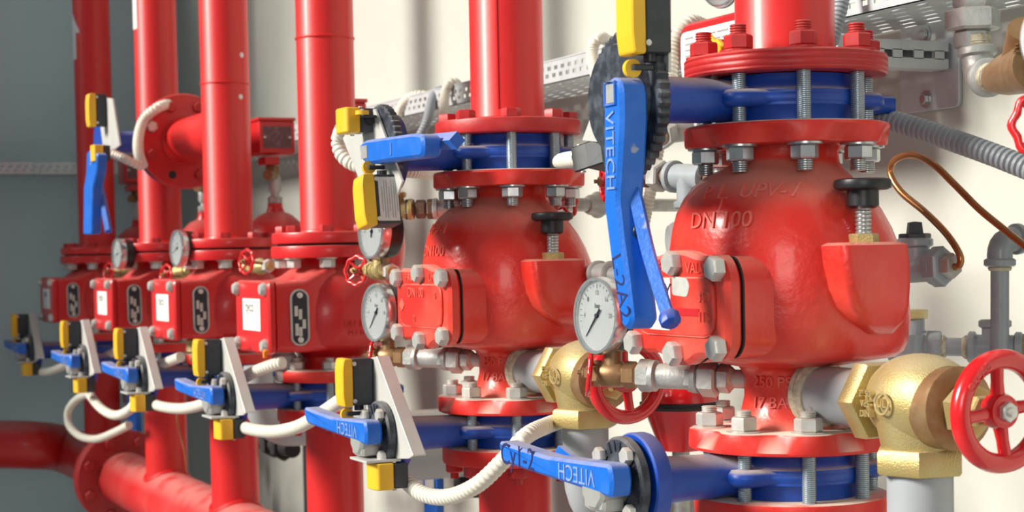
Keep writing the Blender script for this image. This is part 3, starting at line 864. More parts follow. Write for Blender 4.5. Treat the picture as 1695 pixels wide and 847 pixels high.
def limit_switch(o, a, n, label, dims=(.066, .030, .030, .016), group='yellow and black limit switches', label_plate=False, rot_len=None, cable=False, roller=None):
    """o = middle of the mounting side, a = long axis, the cover points to n"""
    o = V3(o); a = V3(a).normalized(); n = V3(n).normalized(); s = n.cross(a); L, W, D, C = dims
    t = thing('limit_switch', label, 'switch', o-Z*L/2, group)
    mb = MB(); mb.box(o+n*D/2, (L/2, W/2, D/2), .002, (a, s, n)); b = mb.build('housing', 'dark_body', t)
    mb = MB(); mb.prism([(-L/2-.002, 0), (L/2+.001, 0), (L/2+.001, C*.85), (L*.3, C), (-L*.3, C), (-L/2-.002, C*.85)], o+n*D+s*(W/2+.001), a, n, W+.002, .0015, .004); mb.build('cover', 'yellow', t)
    for e in (-1, 1):
        for ss in (-1, 1):
            mb = MB(); mb.lathe([(.0032, 0), (.0032, .0015), (.001, .002)], o+n*(D-.002)+a*e*L*.40+s*ss*(W/2+.001), s*ss, 10); mb.build('screw', 'nut_white', t)
    if label_plate:
        for ss in (-1, 1):
            mb = MB(); mb.box(o+n*D*.48+s*ss*(W/2+.0004), (L*.44, .0004, D*.40), 0, (a, s, n)); p_ = mb.build('label', 'silver_label', b)
            mb = MB()
            for i in range(7): mb.box(o+n*D*(.15+.1*i)+s*ss*(W/2+.0009), (L*(.38 if i % 3 else .25), .0001, .0006), 0, (a, s, n))
            mb.build('label_print', 'grey_ink', p_)
    if roller:
        e = V3(roller).normalized(); c = o+n*D*.55+e*(L/2 if abs(e.dot(a)) > .7 else W/2)
        mb = MB(); mb.tube([c-e*.004, c+e*.008], .007, 14); mb.build('plunger', 'black', t)
        mb = MB(); mb.box(c+e*.013+n*.006+s*.004, (.003, .012, .002), .001, (e, n, e.cross(n))); mb.build('arm', 'dark_body', t)
        mb = MB(); mb.lathe([(.004, -.003), (.0095, -.003), (.0095, .003), (.004, .003)], c+e*.014+n*.016+s*.009, s, 20); mb.build('roller', 'yellow', t)
        mb = MB(); mb.lathe([(.003, -.004), (.003, .005)], c+e*.014+n*.016+s*.009, s, 10); mb.build('roller_pin', 'steel', t)
    return t


def bracket_set(k, who):
    x, z0 = XK[k], ZL[k]; dx, dz = x-XK[1], z0-ZL[1]; off = V3((dx, 0, dz))
    t = thing('switch_bracket', 'pale steel triangular switch bracket '+who, 'bracket', V3((x, -.18, z0-.08)), 'pale steel switch brackets')
    mb = MB(); mb.prism(BRK, (x, -.203, z0), X, Z, .003, .0005, .003); mb.build('plate', 'bracket', t)
    q = [P(625, 590, -.205), P(685, 754, -.205)]; d = (q[1]-q[0]).normalized(); mid = (q[0]+q[1])/2+off
    mb = MB(); mb.box(mid+V3((0, .008, 0)), ((q[1]-q[0]).length/2, .010, .0015), .0005, (d, Y, d.cross(Y))); mb.build('folded_edge', 'bracket', t)
    e = P(647, 758, -.205)+off; mb = MB(); mb.box(e+V3((-.005, -.022, 0)), (.034, .026, .0018), .0005); mb.build('tab', 'bracket', t)
    o = P(612, 630, -.207)+off
    limit_switch(o, Z, -Y, 'upper limit switch with yellow cover '+who, (.068, .032, .032, .016), roller=-Z)
    o = e+V3((.004, -.004, -.022))
    limit_switch(o+V3((.006, .018, 0)), X, -Y, 'lower yellow limit switch feeding a white hose '+who, (.044, .036, .022, .028))


WHO = [None, 'on the valve second from the right', 'on the valve third from the right', 'on the valve fourth from the right', 'on the valve fifth from the right', 'on the leftmost valve']
for k in range(1, 6): bracket_set(k, WHO[k])


# ---------------------------------------------------------------- upper valve of riser 1: lever hangs down
def teeth_disc(mb, c, ax, R, th, n=44, dep=.05):
    u, v, w_ = basis(ax); c = V3(c); rings = []
    for h, f in ((0, .97), (.002, 1), (th-.002, 1), (th, .97)):
        rings.append([c+w_*h+(u*math.cos(2*PI*a/(2*n))+v*math.sin(2*PI*a/(2*n)))*R*f*(1 if a % 2 else 1-dep) for a in range(2*n)])
    mb.loft(rings)


x, z0 = XK[0], .5475
t = thing('butterfly_valve', 'blue butterfly valve with long lever hanging down, top of the rightmost riser', 'valve', (x, 0, .521), 'blue butterfly valves above the red valves')
wafer(t, x, z0, .0265)
mb = MB(); mb.lathe([(.030, 0), (.056, .001), (.056, .012), (.001, .013)], (x, -.180, z0), -Y, 40); mb.build('mounting_pad', 'blue', t)
mb = MB(); teeth_disc(mb, (x, -.192, z0-.006), -Y, .079, .014, 48, .045); mb.lathe([(.06, .0), (.056, .012), (.001, .013)], (x, -.205, z0), -Y, 40); mb.build('toothed_plate', 'black_plate', t)
pol = to2([(998, 152), (1003, 134), (1012, 127), (1023, 131), (1028, 148), (1029, 200), (1025, 270), (1021, 330), (1029, 400), (1037, 455), (1046, 532), (1037, 547), (1028, 541), (1013, 455), (999, 345), (998, 240)], -.245, x, z0)
mb = MB(); mb.prism(pol, (x, -.213, z0), X, Z, .032, .004, .008); lv = mb.build('lever', 'blue_lever', t)
hc = P(1011, 155, -.245)
mb = MB(); mb.box(V3((hc.x, -.2452, hc.z)), (.0085, .0008, .0095)); mb.build('spindle_end', 'steel_dull', lv)
mb = MB(); pth = [V3((hc.x+a*.0105, -.246, hc.z+b*.0115)) for a, b in ((-1, -1), (1, -1), (1, 1), (-1, 1), (-1, -1))]; mb.tube(pth, .0016, 6); mb.build('spindle_rim', 'blue_lever', lv)
o = P(1011, 250, -.245); mb = MB(); mb.text('VITECH', .024, o, -Z, X, .0016, -.001); mb.build('cast_lettering', 'cast_blue', lv)
o = P(1027, 475, -.245); u_ = (P(1035, 530, -.245)-P(1018, 420, -.245)).normalized(); mb = MB(); mb.text('L-2A2', .028, o, u_, (-Y).cross(u_), .0003, -.0001); mb.build('marker_writing', 'ink_blue', lv)
mb = MB(); pth = [P(1050, 315, -.222), P(1058, 350, -.222), P(1074, 420, -.222), P(1100, 505, -.222), P(1108, 526, -.222)]
mb.tube(smooth_path(pth, 5), [.0085]*6+[.0085]*15, 4); trg = mb.build('trigger', 'blue_lever', t)
mb = MB(); mb.lathe([(.0085, -.006), (.011, -.003), (.011, .006), (.006, .010)], pth[-1], (pth[-1]-pth[-2]), 8); mb.build('trigger_tip', 'blue', trg)
a, b = P(1044, 386, -.222), P(1064, 382, -.222); mb = MB(); hp = []
for i in range(61):
    f = i/60; u, v, w_ = basis(b-a); q = a.lerp(b, f)+(u*math.cos(f*2*PI*5)+v*math.sin(f*2*PI*5))*.008; hp.append(q)
mb.tube(hp, .0012, 6); mb.build('trigger_spring', 'black', t)
mb = MB(); mb.prism(to2([(1003, 128), (965, 232), (1004, 236), (1040, 236), (1040, 95)], -.21, x, z0), (x, -.208, z0), X, Z, .003, 0, .002); mb.build('switch_mount', 'bracket', t)
mb = MB(); mb.prism(to2([(1085, 120), (1085, -90), (1108, -90), (1108, 120)], -.192, x, z0), (x, -.190, z0), X, Z, .003); mb.build('switch_plate', 'bracket', t)
limit_switch(P(1098, 15, -.196), Z, -Y, 'tall yellow and black limit switch above the hanging blue lever', (.092, .032, .030, .016), roller=-Z)
sw = P(966, 258, -.20)
ts = limit_switch(sw+V3((.04, 0.028, 0)), V3((.2, .1, .05)), -Y, 'open black limit switch sticking out left of the hanging blue lever', (.05, .030, .036, .004))
for ch in ts.children:
    if ch.name.startswith('cover'): ch.data.materials[0] = M['black']
fo = sw+V3((.066, .0, 0))
c0 = P(957, 258, -.214)
mb = MB(); mb.tube([c0+V3((0, .008*math.cos(a), .008*math.sin(a))) for a in [PI/2+PI*i/8 for i in range(9)]], .0012, 6); mb.build('wire_loop', 'silver_label', ts)

# ---------------------------------------------------------------- upper valve of riser 2: lever points along the row
x, z0 = XK[1], .5355
t = thing('butterfly_valve', 'blue butterfly valve with horizontal lever, top of the second riser from the right', 'valve', (x, 0, .509), 'blue butterfly valves above the red valves')
wafer(t, x, z0, .027)
mb = MB(); mb.lathe([(.030, 0), (.056, .001), (.056, .012), (.001, .013)], (x, -.180, z0), -Y, 40); mb.build('mounting_pad', 'dark_blue', t)
mb = MB(); teeth_disc(mb, (x, -.193, z0), -Y, .070, .013, 44, .045); mb.build('toothed_plate', 'black_plate', t)
pol = to2([(594, 238), (603, 232), (680, 221), (697, 222), (700, 240), (698, 260), (640, 267), (610, 272), (597, 266)], -.240, x, z0)
mb = MB(); mb.prism(pol, (x, -.212, z0), X, Z, .028, .004, .008); lv = mb.build('lever', 'blue_lever', t)
hc = P(602, 252, -.240); mb = MB(); mb.box((hc.x+.004, -.2405, hc.z), (.012, .0008, .009)); mb.build('spindle_end', 'steel_dull', lv)
o = P(648, 245, -.240); mb = MB(); mb.text('J', .018, o, X, Z, .0014, -.001); mb.build('cast_lettering', 'cast_blue', lv)
mb = MB(); mb.tube([P(690, 238, -.2), P(757, 232, -.2)], .0115, 4); mb.build('trigger', 'blue_lever', t)
mb = MB(); mb.prism(to2([(560, 200), (625, 180), (670, 300), (640, 380), (612, 330)], -.207, x, z0), (x, -.208, z0), X, Z, .003); mb.build('switch_mount', 'bracket', t)
limit_switch(P(620, 201, -.200), X, -Y, 'yellow and black limit switch above the horizontal blue lever', (.045, .034, .030, .024), roller=X)
limit_switch(P(655, 333, -.205), Z+V3((-.16, 0, 0)), -Y, 'limit switch with silver printed label hanging under the horizontal blue lever', (.070, .036, .036, .020), label_plate=True, roller=Z)

# ---------------------------------------------------------------- branch between risers 4 and 5 with its own valve
fx = P(305, 234, 0).x; zb = P(305, 234, 0).z
t = thing('branch_pipe', 'red branch stub and large round flange joining the fourth riser', 'pipe', (XK[3], 0, zb-.055))
mb = MB(); mb.lathe([(.054, 0), (.054, XK[3]-fx)], (fx, 0, zb), X, 40); mb.build('pipe', 'red_pipe', t)
mb = MB(); mb.lathe([(.05, -.011), (.115, -.011), (.118, -.008), (.118, .008), (.115, .011), (.05, .011)], (fx, 0, zb), X, 48); mb.build('flange', 'red_cast_far', t)
mb = MB(); mb.torus((fx+.012, 0, zb), X, .055, .005, 40, 8); mb.build('weld_bead', 'red_pipe', t)
for i in range(8):
    a = PI/8+i*PI/4
    if i == 5:
        mb = MB(); mb.lathe([(.010, 0), (.010, .001)], (fx+.011, .090*math.cos(a), zb+.090*math.sin(a)), X, 14); mb.build('bolt_hole', 'ink', t)
    else: hexbolt(t, (fx+.011, .090*math.cos(a), zb+.090*math.sin(a)), X, .014, .012, 'nut_white' if i == 3 else 'red_flange')
t = thing('butterfly_valve', 'blue butterfly valve behind the round branch flange, lever hanging by the leftmost riser', 'valve', (fx-.04, 0, zb-.1), 'blue butterfly valves above the red valves')
mb = MB(); mb.lathe([(.1, 0), (.112, .002), (.112, .048), (.1, .05)], (fx-.062, 0, zb), X, 48); mb.build('body', 'dark_blue', t)
vx = fx-.037
mb = MB(); mb.lathe([(.03, .09), (.026, .12), (.026, .185), (.05, .19), (.05, .205)], (vx, 0, zb), -Y, 28); mb.build('neck', 'blue', t)
pol = to2([(150, 252), (158, 244), (167, 255), (166, 285), (159, 312), (157, 388), (144, 388), (145, 310), (149, 285)], -.255, vx, zb)
mb = MB(); mb.prism(pol, (vx, -.24, zb), X, Z, .024, .003, .008); lv = mb.build('lever', 'blue_lever', t)
mb = MB(); mb.tube([P(163, 300, -.235), P(170, 330, -.235), P(180, 383, -.235)], .009, 6); mb.build('trigger', 'blue_lever', t)
mb = MB(); mb.prism(to2([(160, 160), (186, 163), (198, 240), (188, 248), (170, 240)], -.218, vx, zb), (vx, -.214, zb), X, Z, .004); mb.build('switch_mount', 'bracket', t)
limit_switch(P(175, 183, -.217), Z, -Y, 'blurred yellow limit switch at the top of the leftmost riser', (.075, .034, .026, .018))
limit_switch(P(180, 254, -.230), X, -Y, 'small blurred yellow limit switch below it on the leftmost riser', (.04, .036, .016, .024))


# ================================================================ drains: nipple, brass angle valve, wheel, grey down pipe
def drain(k, label_v, label_p, full, offx=None):
    x, zc = XK[k], ZC[k]; xo = x+offx; zd = zc+.050
    if full:
        t = thing('angle_valve', label_v, 'valve', (xo, 0, zd-.05), 'brass angle valves')
        mb = MB(); rings = []
        for i in range(17):
            f = i/16; yy = -math.cos(f*PI); R = math.sin(f*PI)**.8
            rings.append([V3((xo+.004+yy*.062, .047*max(R, .3)*math.cos(2*PI*a/36), zd+.004+.047*max(R, .3)*math.sin(2*PI*a/36))) for a in range(36)])
        mb.loft(rings)
        mb.lathe([(.044, -.01), (.038, -.04), (.036, -.05)], (xo, 0, zd), Z, 36)
        b = mb.build('body', 'brass', t, 60)
        mb = MB(); mb.hexa((xo-.078, 0, zd), X, .044, .024, PI/6, cham=.05); mb.build('inlet_hex', 'brass', t)
        mb = MB(); mb.hexa((xo, 0, zd-.068), Z, .0465, .025, .35, cham=.05); mb.build('outlet_hex', 'brass', t)
        mb = MB(); mb.lathe([(.036, .030), (.041, .034), (.041, .060), (.03, .064)], (xo, 0, zd), X, 32); mb.build('bonnet', 'bronze', t)
        mb = MB(); mb.hexa((xo+.064, 0, zd), X, .027, .018, .2); mb.hexa((xo+.082, 0, zd), X, .016, .014, .5); mb.build('gland_nut', 'brass', t)
        mb = MB(); mb.lathe([(.006, .09), (.006, .125)], (xo, 0, zd), X, 12); mb.build('stem', 'steel', t)
        tx = LET(b, 'cast_brass'); ca = math.radians(-80); n = V3((math.cos(ca), math.sin(ca), 0)); u = V3((-math.sin(ca), math.cos(ca), 0)); u = X*.97+Y*.2
        bv = None
        tx.torus((xo+.006, -.0505, zd+.004), -Y, .0105, .0013, 24, 6); tx.text('UL', .012, (xo+.006, -.0505, zd+.004), X, Z, .001, -.004)
        for i, s in enumerate(('2" 50', 'VdS', 'DIN')): tx.text(s, .009, (xo-.020-.009*i*0, -.048, zd+.012-.010*i), X, Z, .0035, -.004)
        tx.text('50', .014, (xo-.066, -.0385, zd), Z, -X, .0015, -.003)
        R = .0485; c = V3((xo+.118, 0, zd+.002))
        w_ = MB(); w_.torus(c, X, R, .0095, 56, 14); hw = w_.build('handwheel', 'red_wheel', t)
        for i in range(4):
            a = math.radians(96+i*90); d = V3((0, math.cos(a), math.sin(a)))
            w_ = MB(); w_.tube([c+d*.010-X*.004, c+d*.028-X*.002, c+d*R], [.0075, .006, .0065], 10); w_.build('spoke', 'red_wheel', hw)
        w_ = MB(); w_.lathe([(.0165, -.010), (.0175, .000), (.0155, .006), (.001, .007)], c, X, 24); hb = w_.build('hub', 'red_wheel', hw)
        w_ = MB(); w_.torus(c+X*.005, X, .0135, .0016, 28, 6); w_.build('hub_ring', 'cast_red_w', hw)
        w_ = MB(); w_.hexa(c+X*.006, X, .0095, .007); w_.lathe([(.0045, .012), (.0045, .017), (.002, .018)], c, X, 12); w_.build('wheel_nut', 'nut_white', hw)
        tx = MB(); tx.text('CLOSE', .011, c+V3((.0085, -.033, .033)), V3((0, .7, .7)), V3((0, -.7, .7)), .0012, -.002); tx.build('cast_lettering', 'cast_red_w', hw)
        t2 = thing('drain_nipple', 'grey threaded nipple between red valve neck and brass valve, '+ORD[k], 'pipe', (x+.1, 0, zd-.03), 'grey drain nipples')
        mb = MB(); mb.lathe([(.0305, .035), (.0305, xo-x-.056)], (x, 0, zd), X, 32); mb.build('nipple', 'grey_pipe', t2)
        mb = MB(); mb.lathe([(.033, .043), (.037, .05), (.0355, .055), (.0375, .060), (.033, .066)], (x, 0, zd), X, 32); mb.build('joint_tape', 'hemp', t2)
    zb_ = -.6 if k == 0 else zd-.20
    t3 = thing('drain_pipe', label_p, 'pipe', (xo, 0, zb_-.03), 'grey drain pipes')
    mb = MB(); pts = [V3((xo, 0, zd-.06)), V3((xo, 0, zd-.15))]
    if k == 0: pts = [V3((xo, 0, zd-.06)), V3((xo, 0, zd-.35)), V3((xo, 0, -.6))]; mb.tube(pts, .0325, 36); bead(mb, (xo, 0, zd-.155), Z, .038, .008)
    else:
        c = V3((xo, .075, zd-.135)); pts = [V3((xo, 0, zd-.06)), V3((xo, 0, zd-.135))]+[c+V3((0, -.075*math.cos(a), -.075*math.sin(a))) for a in [PI/2*i/8 for i in range(1, 9)]]+[V3((xo, .45, zd-.21))]
        mb.tube(pts, .0315, 36); bead(mb, (xo, 0, zd-.13), Z, .036, .006)
    mb.build('pipe', 'grey_pipe', t3)


drain(0, 'brass angle valve with glossy red handwheel, in the right foreground', 'grey vertical drain pipe under the brass valve at lower right', True, .222)
drain(1, 'brass angle valve left of the rightmost red valve', 'grey drain pipe with bend, left of the rightmost lower blue valve', True, P(968, 640, 0).x-XK[1])
drain(2, '', 'grey drain elbow behind the white bracket, third from the right', False, .20)
drain(3, '', 'grey drain elbow behind the red pipe, third from the right', False, .20)

# ================================================================ gauges and their trim
NG = V3((.10, -1, .03))


def gauge_trim(k, dz, label_g, label_t, label_w):
    x, zc = XK[k], ZC[k]; gx, gy = x-.162, -.150; zg = zc+.134
    gauge((gx, gy, zg), NG, .0455, label_g, 228, stem=.03)
    zt_ = zc+.062; a = V3((x-.028, -.030, zt_)); b = V3((gx+.005, gy+.014, zt_+.004))
    t = trim_line('gauge_trim', label_t, [a, b], [('tape', 0, .16), ('union', 0, .30, 'galv_fit'), ('tee', 0, .55, 'galv_fit', Y), ('hex', 0, .76, 'galv_fit', 1.8), ('hex', 0, .87, 'bronze', 1.5)], .0105, 'galv_fit', 'pipe fitting', 'gauge trim lines')
    d = (b-a).normalized()
    mb = MB(); mb.lathe([(.012, -.016), (.015, -.01), (.015, .012), (.012, .018)], b, d, 18); mb.tube([b, b+Z*.036], .0105, 16); mb.hexa(b+Z*.026, Z, .013, .012); mb.build('gauge_cock', 'bronze', t)
    hx = MB(); hx.hexa(b+d*.014, d, .0155, .014); hx.hexa(b+d*.026, d, .009, .008); hx.build('cock_nut', 'bronze', t)
    small_wheel(b+d*.030, V3((-.45, -.85, .1)), .027, label_w)
    return t


gauge_trim(0, 0, 'white-faced round pressure gauge beside the hanging blue lever', 'grey and bronze gauge fittings under the nearest gauge', 'small scalloped red handwheel on bronze cock under the nearest gauge')
gauge_trim(1, 0, 'pressure gauge half hidden by the second red valve cover', 'grey and bronze gauge fittings left of the second red valve neck', 'small red handwheel above the large white bracket')
x = XK[1]
gu = P(619, 383, -.150)
gauge(gu, NG, .0430, 'upper pressure gauge under the labelled limit switch', 80, stem=.02)
trim_line('gauge_trim', 'rusty fittings between upper gauge and second red valve shoulder', [P(748, 345, -.06), P(655, 347, -.135), P(655, 322, -.135)], [('sleeve', 0, .10, 'galv_fit'), ('hex', 0, .35, 'rust'), ('hex', 0, .55, 'rust', 1.5), ('hex', 0, .75, 'rust'), ('elbow', 0, 0, 'brass')], .0095, 'rust', 'pipe fitting', 'gauge trim lines', False)
trim_line('gauge_trim', 'brass gauge cock below the upper gauge beside third valve', [P(600, 445, -.10), P(650, 450, -.13)], [('hex', 0, .3, 'brass'), ('tee', 0, .6, 'brass', Z), ('hex', 0, .95, 'nut_white')], .0085, 'brass', 'pipe fitting', 'gauge trim lines', False)
small_wheel(P(590, 448, -.12), V3((.5, -.85, .1)), .026, 'small pink-red handwheel beside the third red valve shoulder')
small_wheel(P(408, 433, -.06), V3((.3, -.9, .1)), .028, 'small red handwheel beside the fourth red valve shoulder')
trim_line('gauge_trim', 'brass cock between third and fourth red valves', [P(405, 442, -.03), P(448, 440, .0)], [('hex', 0, .3, 'brass'), ('body', 0, .6, 'brass'), ('hex', 0, .9, 'nut_white')], .009, 'brass', 'pipe fitting', 'gauge trim lines', False)
small_wheel(P(275, 455, -.06), V3((.3, -.9, .1)), .028, 'small red handwheel beside the fifth red valve shoulder')
trim_line('gauge_trim', 'blurred brass cock beside the fifth red valve', [P(275, 455, -.04), P(310, 448, .0)], [('body', 0, .6, 'brass')], .010, 'brass', 'pipe fitting', 'gauge trim lines', False)
small_wheel(P(180, 450, -.06), V3((.3, -.9, .1)), .028, 'small blurred red handwheel beside the leftmost valve shoulder')
trim_line('gauge_trim', 'blurred brass cock beside the leftmost valve', [P(180, 450, -.04), P(212, 446, .0)], [('body', 0, .5, 'brass')], .010, 'brass', 'pipe fitting', 'gauge trim lines', False)
gauge(P(296, 411, -.12), NG, .042, 'blurred pressure gauge left of the fourth riser flange', 200)
gauge(P(197, 420, -.12), NG, .040, 'blurred pressure gauge left of the fifth riser flange', 200)
for k, px, py, lab in ((2, 462, 595, 'pale grey drain cock under the third red valve cover'), (3, 318, 570, 'small brass drain cock under the fourth red valve cover')):
    q = P(px+8, py-10, -.10)
    t = thing('drain_cock', lab, 'valve', q-Z*.06, 'small drain cocks')
    mb = MB(); mb.lathe([(.02, .02), (.02, 0), (.024, -.004), (.024, -.028), (.02, -.03)], q, Z, 24); mb.build('socket', 'grey_pipe' if k == 2 else 'brass', t)
    mb = MB(); mb.hexa(q-Z*.052, Z, .017, .022); mb.build('plug', 'nut_white' if k == 2 else 'brass', t)
mb = MB(); q = P(440, 583, -.17); mb.box(q, (.008, .004, .005), .002); mb.box(q+V3((.004, -.003, -.004)), (.004, .003, .006), .001); solo('seal_tag', mb, 'orange', 'small orange seal tag under the third red valve cover', 'tag')

# right of riser 1: little grey wheel seen behind riser 2's valve
q = P(926, 338, .10)
small_wheel(q, V3((.7, -.7, 0)), .030, 'small dark red handwheel with grey hub behind the second valve dome', 'nut_white', 9)
trim_line('trim_pipe', 'short grey cock behind the second valve dome', [q+V3((-.02, .02, 0)), V3((q.x-.10, .449, q.z))], [('body', 0, .2, 'galv_fit')], .0105, 'galv_fit', 'pipe fitting', None, False)
q = P(1000, 300, .05); small_wheel(q, V3((-.3, -.9, 0)), .028, 'small red handwheel peeking out behind the hanging blue lever')

# fittings behind the first valve's left shoulder
t = trim_line('trim_pipe', 'grey tee with rusty nipple behind the rightmost dome', [P(1060, 290, .07), P(1240, 297, .11)], [('hex', 0, .05, 'rust', 1.3), ('hex', 0, .19, 'galv_fit', 1.7), ('tee', 0, .47, 'grey_paint', -Z, .04)], .0125, 'rust', 'pipe fitting', None, False)
q = P(1140, 322, .09); mb = MB(); mb.hexa(q-Z*.022, Z, .014, .02); mb.hexa(q-Z*.05, Z, .011, .024); mb.build('hex_nipple', 'galv_fit', t)
trim_line('trim_pipe', 'grey elbow with rusty pipe behind the upper blue neck', [P(1092, 225, .06), P(1112, 215, .09), P(1200, 205, .16)], [('hex', 0, .3, 'galv_fit', 1.6), ('sleeve', 1, .15, 'galv_fit')], .0125, 'rust', 'pipe fitting', None, False)
q = P(1124, 396, .08); mb = MB(); mb.lathe([(.001, -.016), (.018, -.015), (.023, -.008), (.023, .03), (.02, .05)], q, V3((.3, .95, 0)), 24); solo('capped_pipe', mb, 'grey_pipe', 'pale rounded pipe cap left of the rightmost dome', 'pipe fitting')
trim_line('trim_pipe', 'grey pipe stub crossing behind the hanging lever', [P(965, 452, .06), P(1040, 455, .06)], [('sleeve', 0, .5, 'galv_fit')], .011, 'galv_fit', 'pipe fitting', None, True)

# drip funnel
c = P(1126, 690, .12)
t = thing('drip_funnel', 'dark red drip funnel behind the rightmost valve neck', 'funnel', c-Z*.045)
mb = MB(); mb.lathe([(.028, -.045), (.03, -.040), (.050, .012), (.052, .014), (.046, .014), (.026, -.036)], c, Z, 40, cap=False); mb.build('cone', 'red_wheel', t)
mb = MB(); mb.lathe([(.050, .012), (.0555, .016), (.0555, .021), (.05, .024)], c, Z, 40); mb.build('rim_seal', 'gasket', t)
mb = MB(); mb.lathe([(.053, .022), (.053, .034), (.046, .046), (.034, .062), (.02, .075), (.012, .08)], c, Z, 40); mb.build('lid', 'red_wheel', t)
mb = MB(); mb.tube([c+V3((0, 0, .07)), c+V3((0, 0, .15))], .0105, 16); mb.tube([c-Z*.044, c-Z*.4], .012, 16); mb.build('pipe', 'galv_fit', t)


# ================================================================ retard chambers and pressure switch boxes behind the alarm valves
def chamber(k, label_c, label_b, dx=0., dbx=0.):
    x = XK[k]-.17+dx; yy = .165; zc = .42
    t = thing('retard_chamber', label_c, 'tank', (x, yy, zc-.11), 'red retard chambers')
    mb = MB(); mb.lathe([(.02, -.11), (.05, -.095), (.074, -.05), (.078, -.01), (.075, .025), (.062, .055), (.04, .075), (.022, .083), (.018, .095), (.018, .104)], (x, yy, zc), Z, 40); mb.build('tank', 'red_cast_far', t)
    mb = MB(); mb.hexa((x, yy, zc+.1), Z, .018, .02); mb.tube([V3((x, yy, zc+.11)), V3((x, yy, zc+.2))], .0105, 16); bead(mb, (x, yy, zc+.15), Z, .016, .02); mb.build('nipple', 'galv_fit', t)
    mb = MB(); mb.hexa((x, yy-.005, zc+.175), Z, .016, .02); mb.tube([V3((x, yy, zc+.17)), V3((x+.04, yy-.03, zc+.17))], .012, 14); mb.build('cock', 'bronze', t)
    mb = MB(); mb.tube(smooth_path([V3((x, yy, zc-.10)), V3((x, yy, zc-.14)), V3((x+.05, yy-.02, zc-.15)), V3((XK[k]-.02, .09, zc-.15))], 6), .0105, 14); mb.build('feed_pipe', 'galv_fit', t)
    if dbx: mb = MB(); mb.tube([V3((x, yy, zc+.19)), V3((x+dbx, yy, zc+.20))], .009, 12); mb.build('feed_arm', 'galv_fit', t)
    t = thing('pressure_switch', label_b, 'switch', (x, yy, zc+.20), 'red pressure switch boxes')
    zc2 = zc+.26; x += dbx
    mb = MB(); mb.box((x, yy-.005, zc2), (.045, .045, .042), .006); b = mb.build('housing', 'red_box', t)
    mb = MB(); mb.box((x, yy-.005, zc2+.043), (.047, .047, .004), .002); mb.build('lid', 'red_box', t)
    mb = MB(); mb.box((x+.0455, yy-.005, zc2), (.0006, .035, .026)); p_ = mb.build('name_plate', 'dark_plate', b)
    for s in (-1, 1):
        mb = MB(); mb.lathe([(.003, 0), (.003, .0015)], (x+.046, yy-.005+s*.031, zc2+s*.0), X, 8); mb.build('rivet', 'nut_white', p_)
    mb = MB(); mb.box((x+.02, yy-.02, zc2-.056), (.03, .018, .010), .003); mb.build('bracket', 'red_box', t)


M['dark_plate'] = mat('dark_plate', (.10, .035, .04), .35, var=.5, vscale=120, var_col=(.25, .14, .14))
for k, s in ((2, 'third'), (3, 'fourth'), (4, 'fifth')):
    chamber(k, 'red domed retard chamber behind the %s riser from the right' % s, 'red pressure switch box behind the %s riser from the right' % s, *((-.06, -.14) if k == 2 else (0, 0)))
chamber(5, 'blurred red retard chamber behind the leftmost riser', 'blurred red pressure switch box behind the leftmost riser')

# red alarm box with its instruction sheet behind riser 1
c = P(1200, 85, .22)
t = thing('alarm_cabinet', 'red rounded cabinet with printed instruction sheet behind the rightmost riser', 'cabinet', c-Z*.07)
pol = []
mb = MB(); mb.prism([(-.12, -.08), (.16, -.08), (.16, .052), (-.12, .052)], c+Y*.06, X, Z, .06, .004, .018); b = mb.build('housing', 'red_box', t)
mb = MB(); mb.prism([(-.118, -.078), (.15, -.078), (.15, .040), (-.118, .040)], c+Y*.0005, X, Z, .001, 0, .012); l_ = mb.build('instruction_sheet', 'white_label', b)
mb = MB(); rnd = random.Random(5)
for i in range(12):
    x0 = -.105
    while x0 < .12:
        w_ = rnd.uniform(.008, .03); mb.box(c+X*(x0+w_/2)+Z*(.030-.0085*i)-Y*.0010, (w_/2, .0002, .0011)); x0 += w_+.005
mb.build('sheet_print', 'grey_ink', l_)
mb = MB(); q = c+V3((.02, .03, .052)); mb.hexa(q, Z, .012, .02); mb.build('gauge_stem', 'brass', t)
gauge(P(1190, -16, .25), V3((.75, -.65, 0)), .024, 'small pressure gauge at the top edge above the red cabinet', 60)
q = P(1187, 72, -.055); mb = MB(); d = (P(1196, 80, -.055)-P(1180, 62, -.055)).normalized(); mb.box(q+d*.008, (.010, .004, .006), .002, (d, d.cross(Y).cross(d)*1, d.cross(Y))); mb.box(q-d*.008, (.010, .002, .002), .0005, (d, d.cross(Y).cross(d), d.cross(Y))); solo('seal_tag', mb, 'yellow', 'small yellow seal tag on the rightmost upper flange', 'tag')

# ================================================================ grey trim pipes at the right
YW = .30
T = lambda px, py, yy=YW: P(px, py, yy)
a = T(1655, 590); b = T(1655, 398); c_ = T(1720, 392, .36)
t = trim_line('trim_pipe', 'grey upright pipe with elbow on its tee at the right edge', [a, b, c_], [('elbow', 0, 0, 'grey_paint')], .0108, 'grey_paint', 'pipe', None)
a = T(1470, 572, .22); b = T(1760, 577, .36)
t = trim_line('trim_pipe', 'grey horizontal pipe run with tee behind the red handwheel', [a, b], [('sleeve', 0, .12, 'grey_paint'), ('tape', 0, .235), ('hex', 0, .20, 'grey_paint', 1.7), ('tape', 0, .31), ('hex', 0, .27, 'grey_paint', 1.7), ('tape', 0, .46), ('tee', 0, .62, 'grey_paint', Z, .032), ('hex', 0, .79, 'bronze', 1.5)], .0112, 'grey_paint', 'pipe', None)
q = T(1513, 528, .24); mb = MB(); mb.hexa(q, Z, .017, .012); m1 = mb.build('plug', 'brass', t)
mb = MB(); mb.tube([q-Z*.035, q], .013, 16); mb.tube([q+V3((0, -.01, -.045)), q+V3((0, -.01, -.018))], .02, 18); mb.build('strainer_body', 'grey_paint', t)
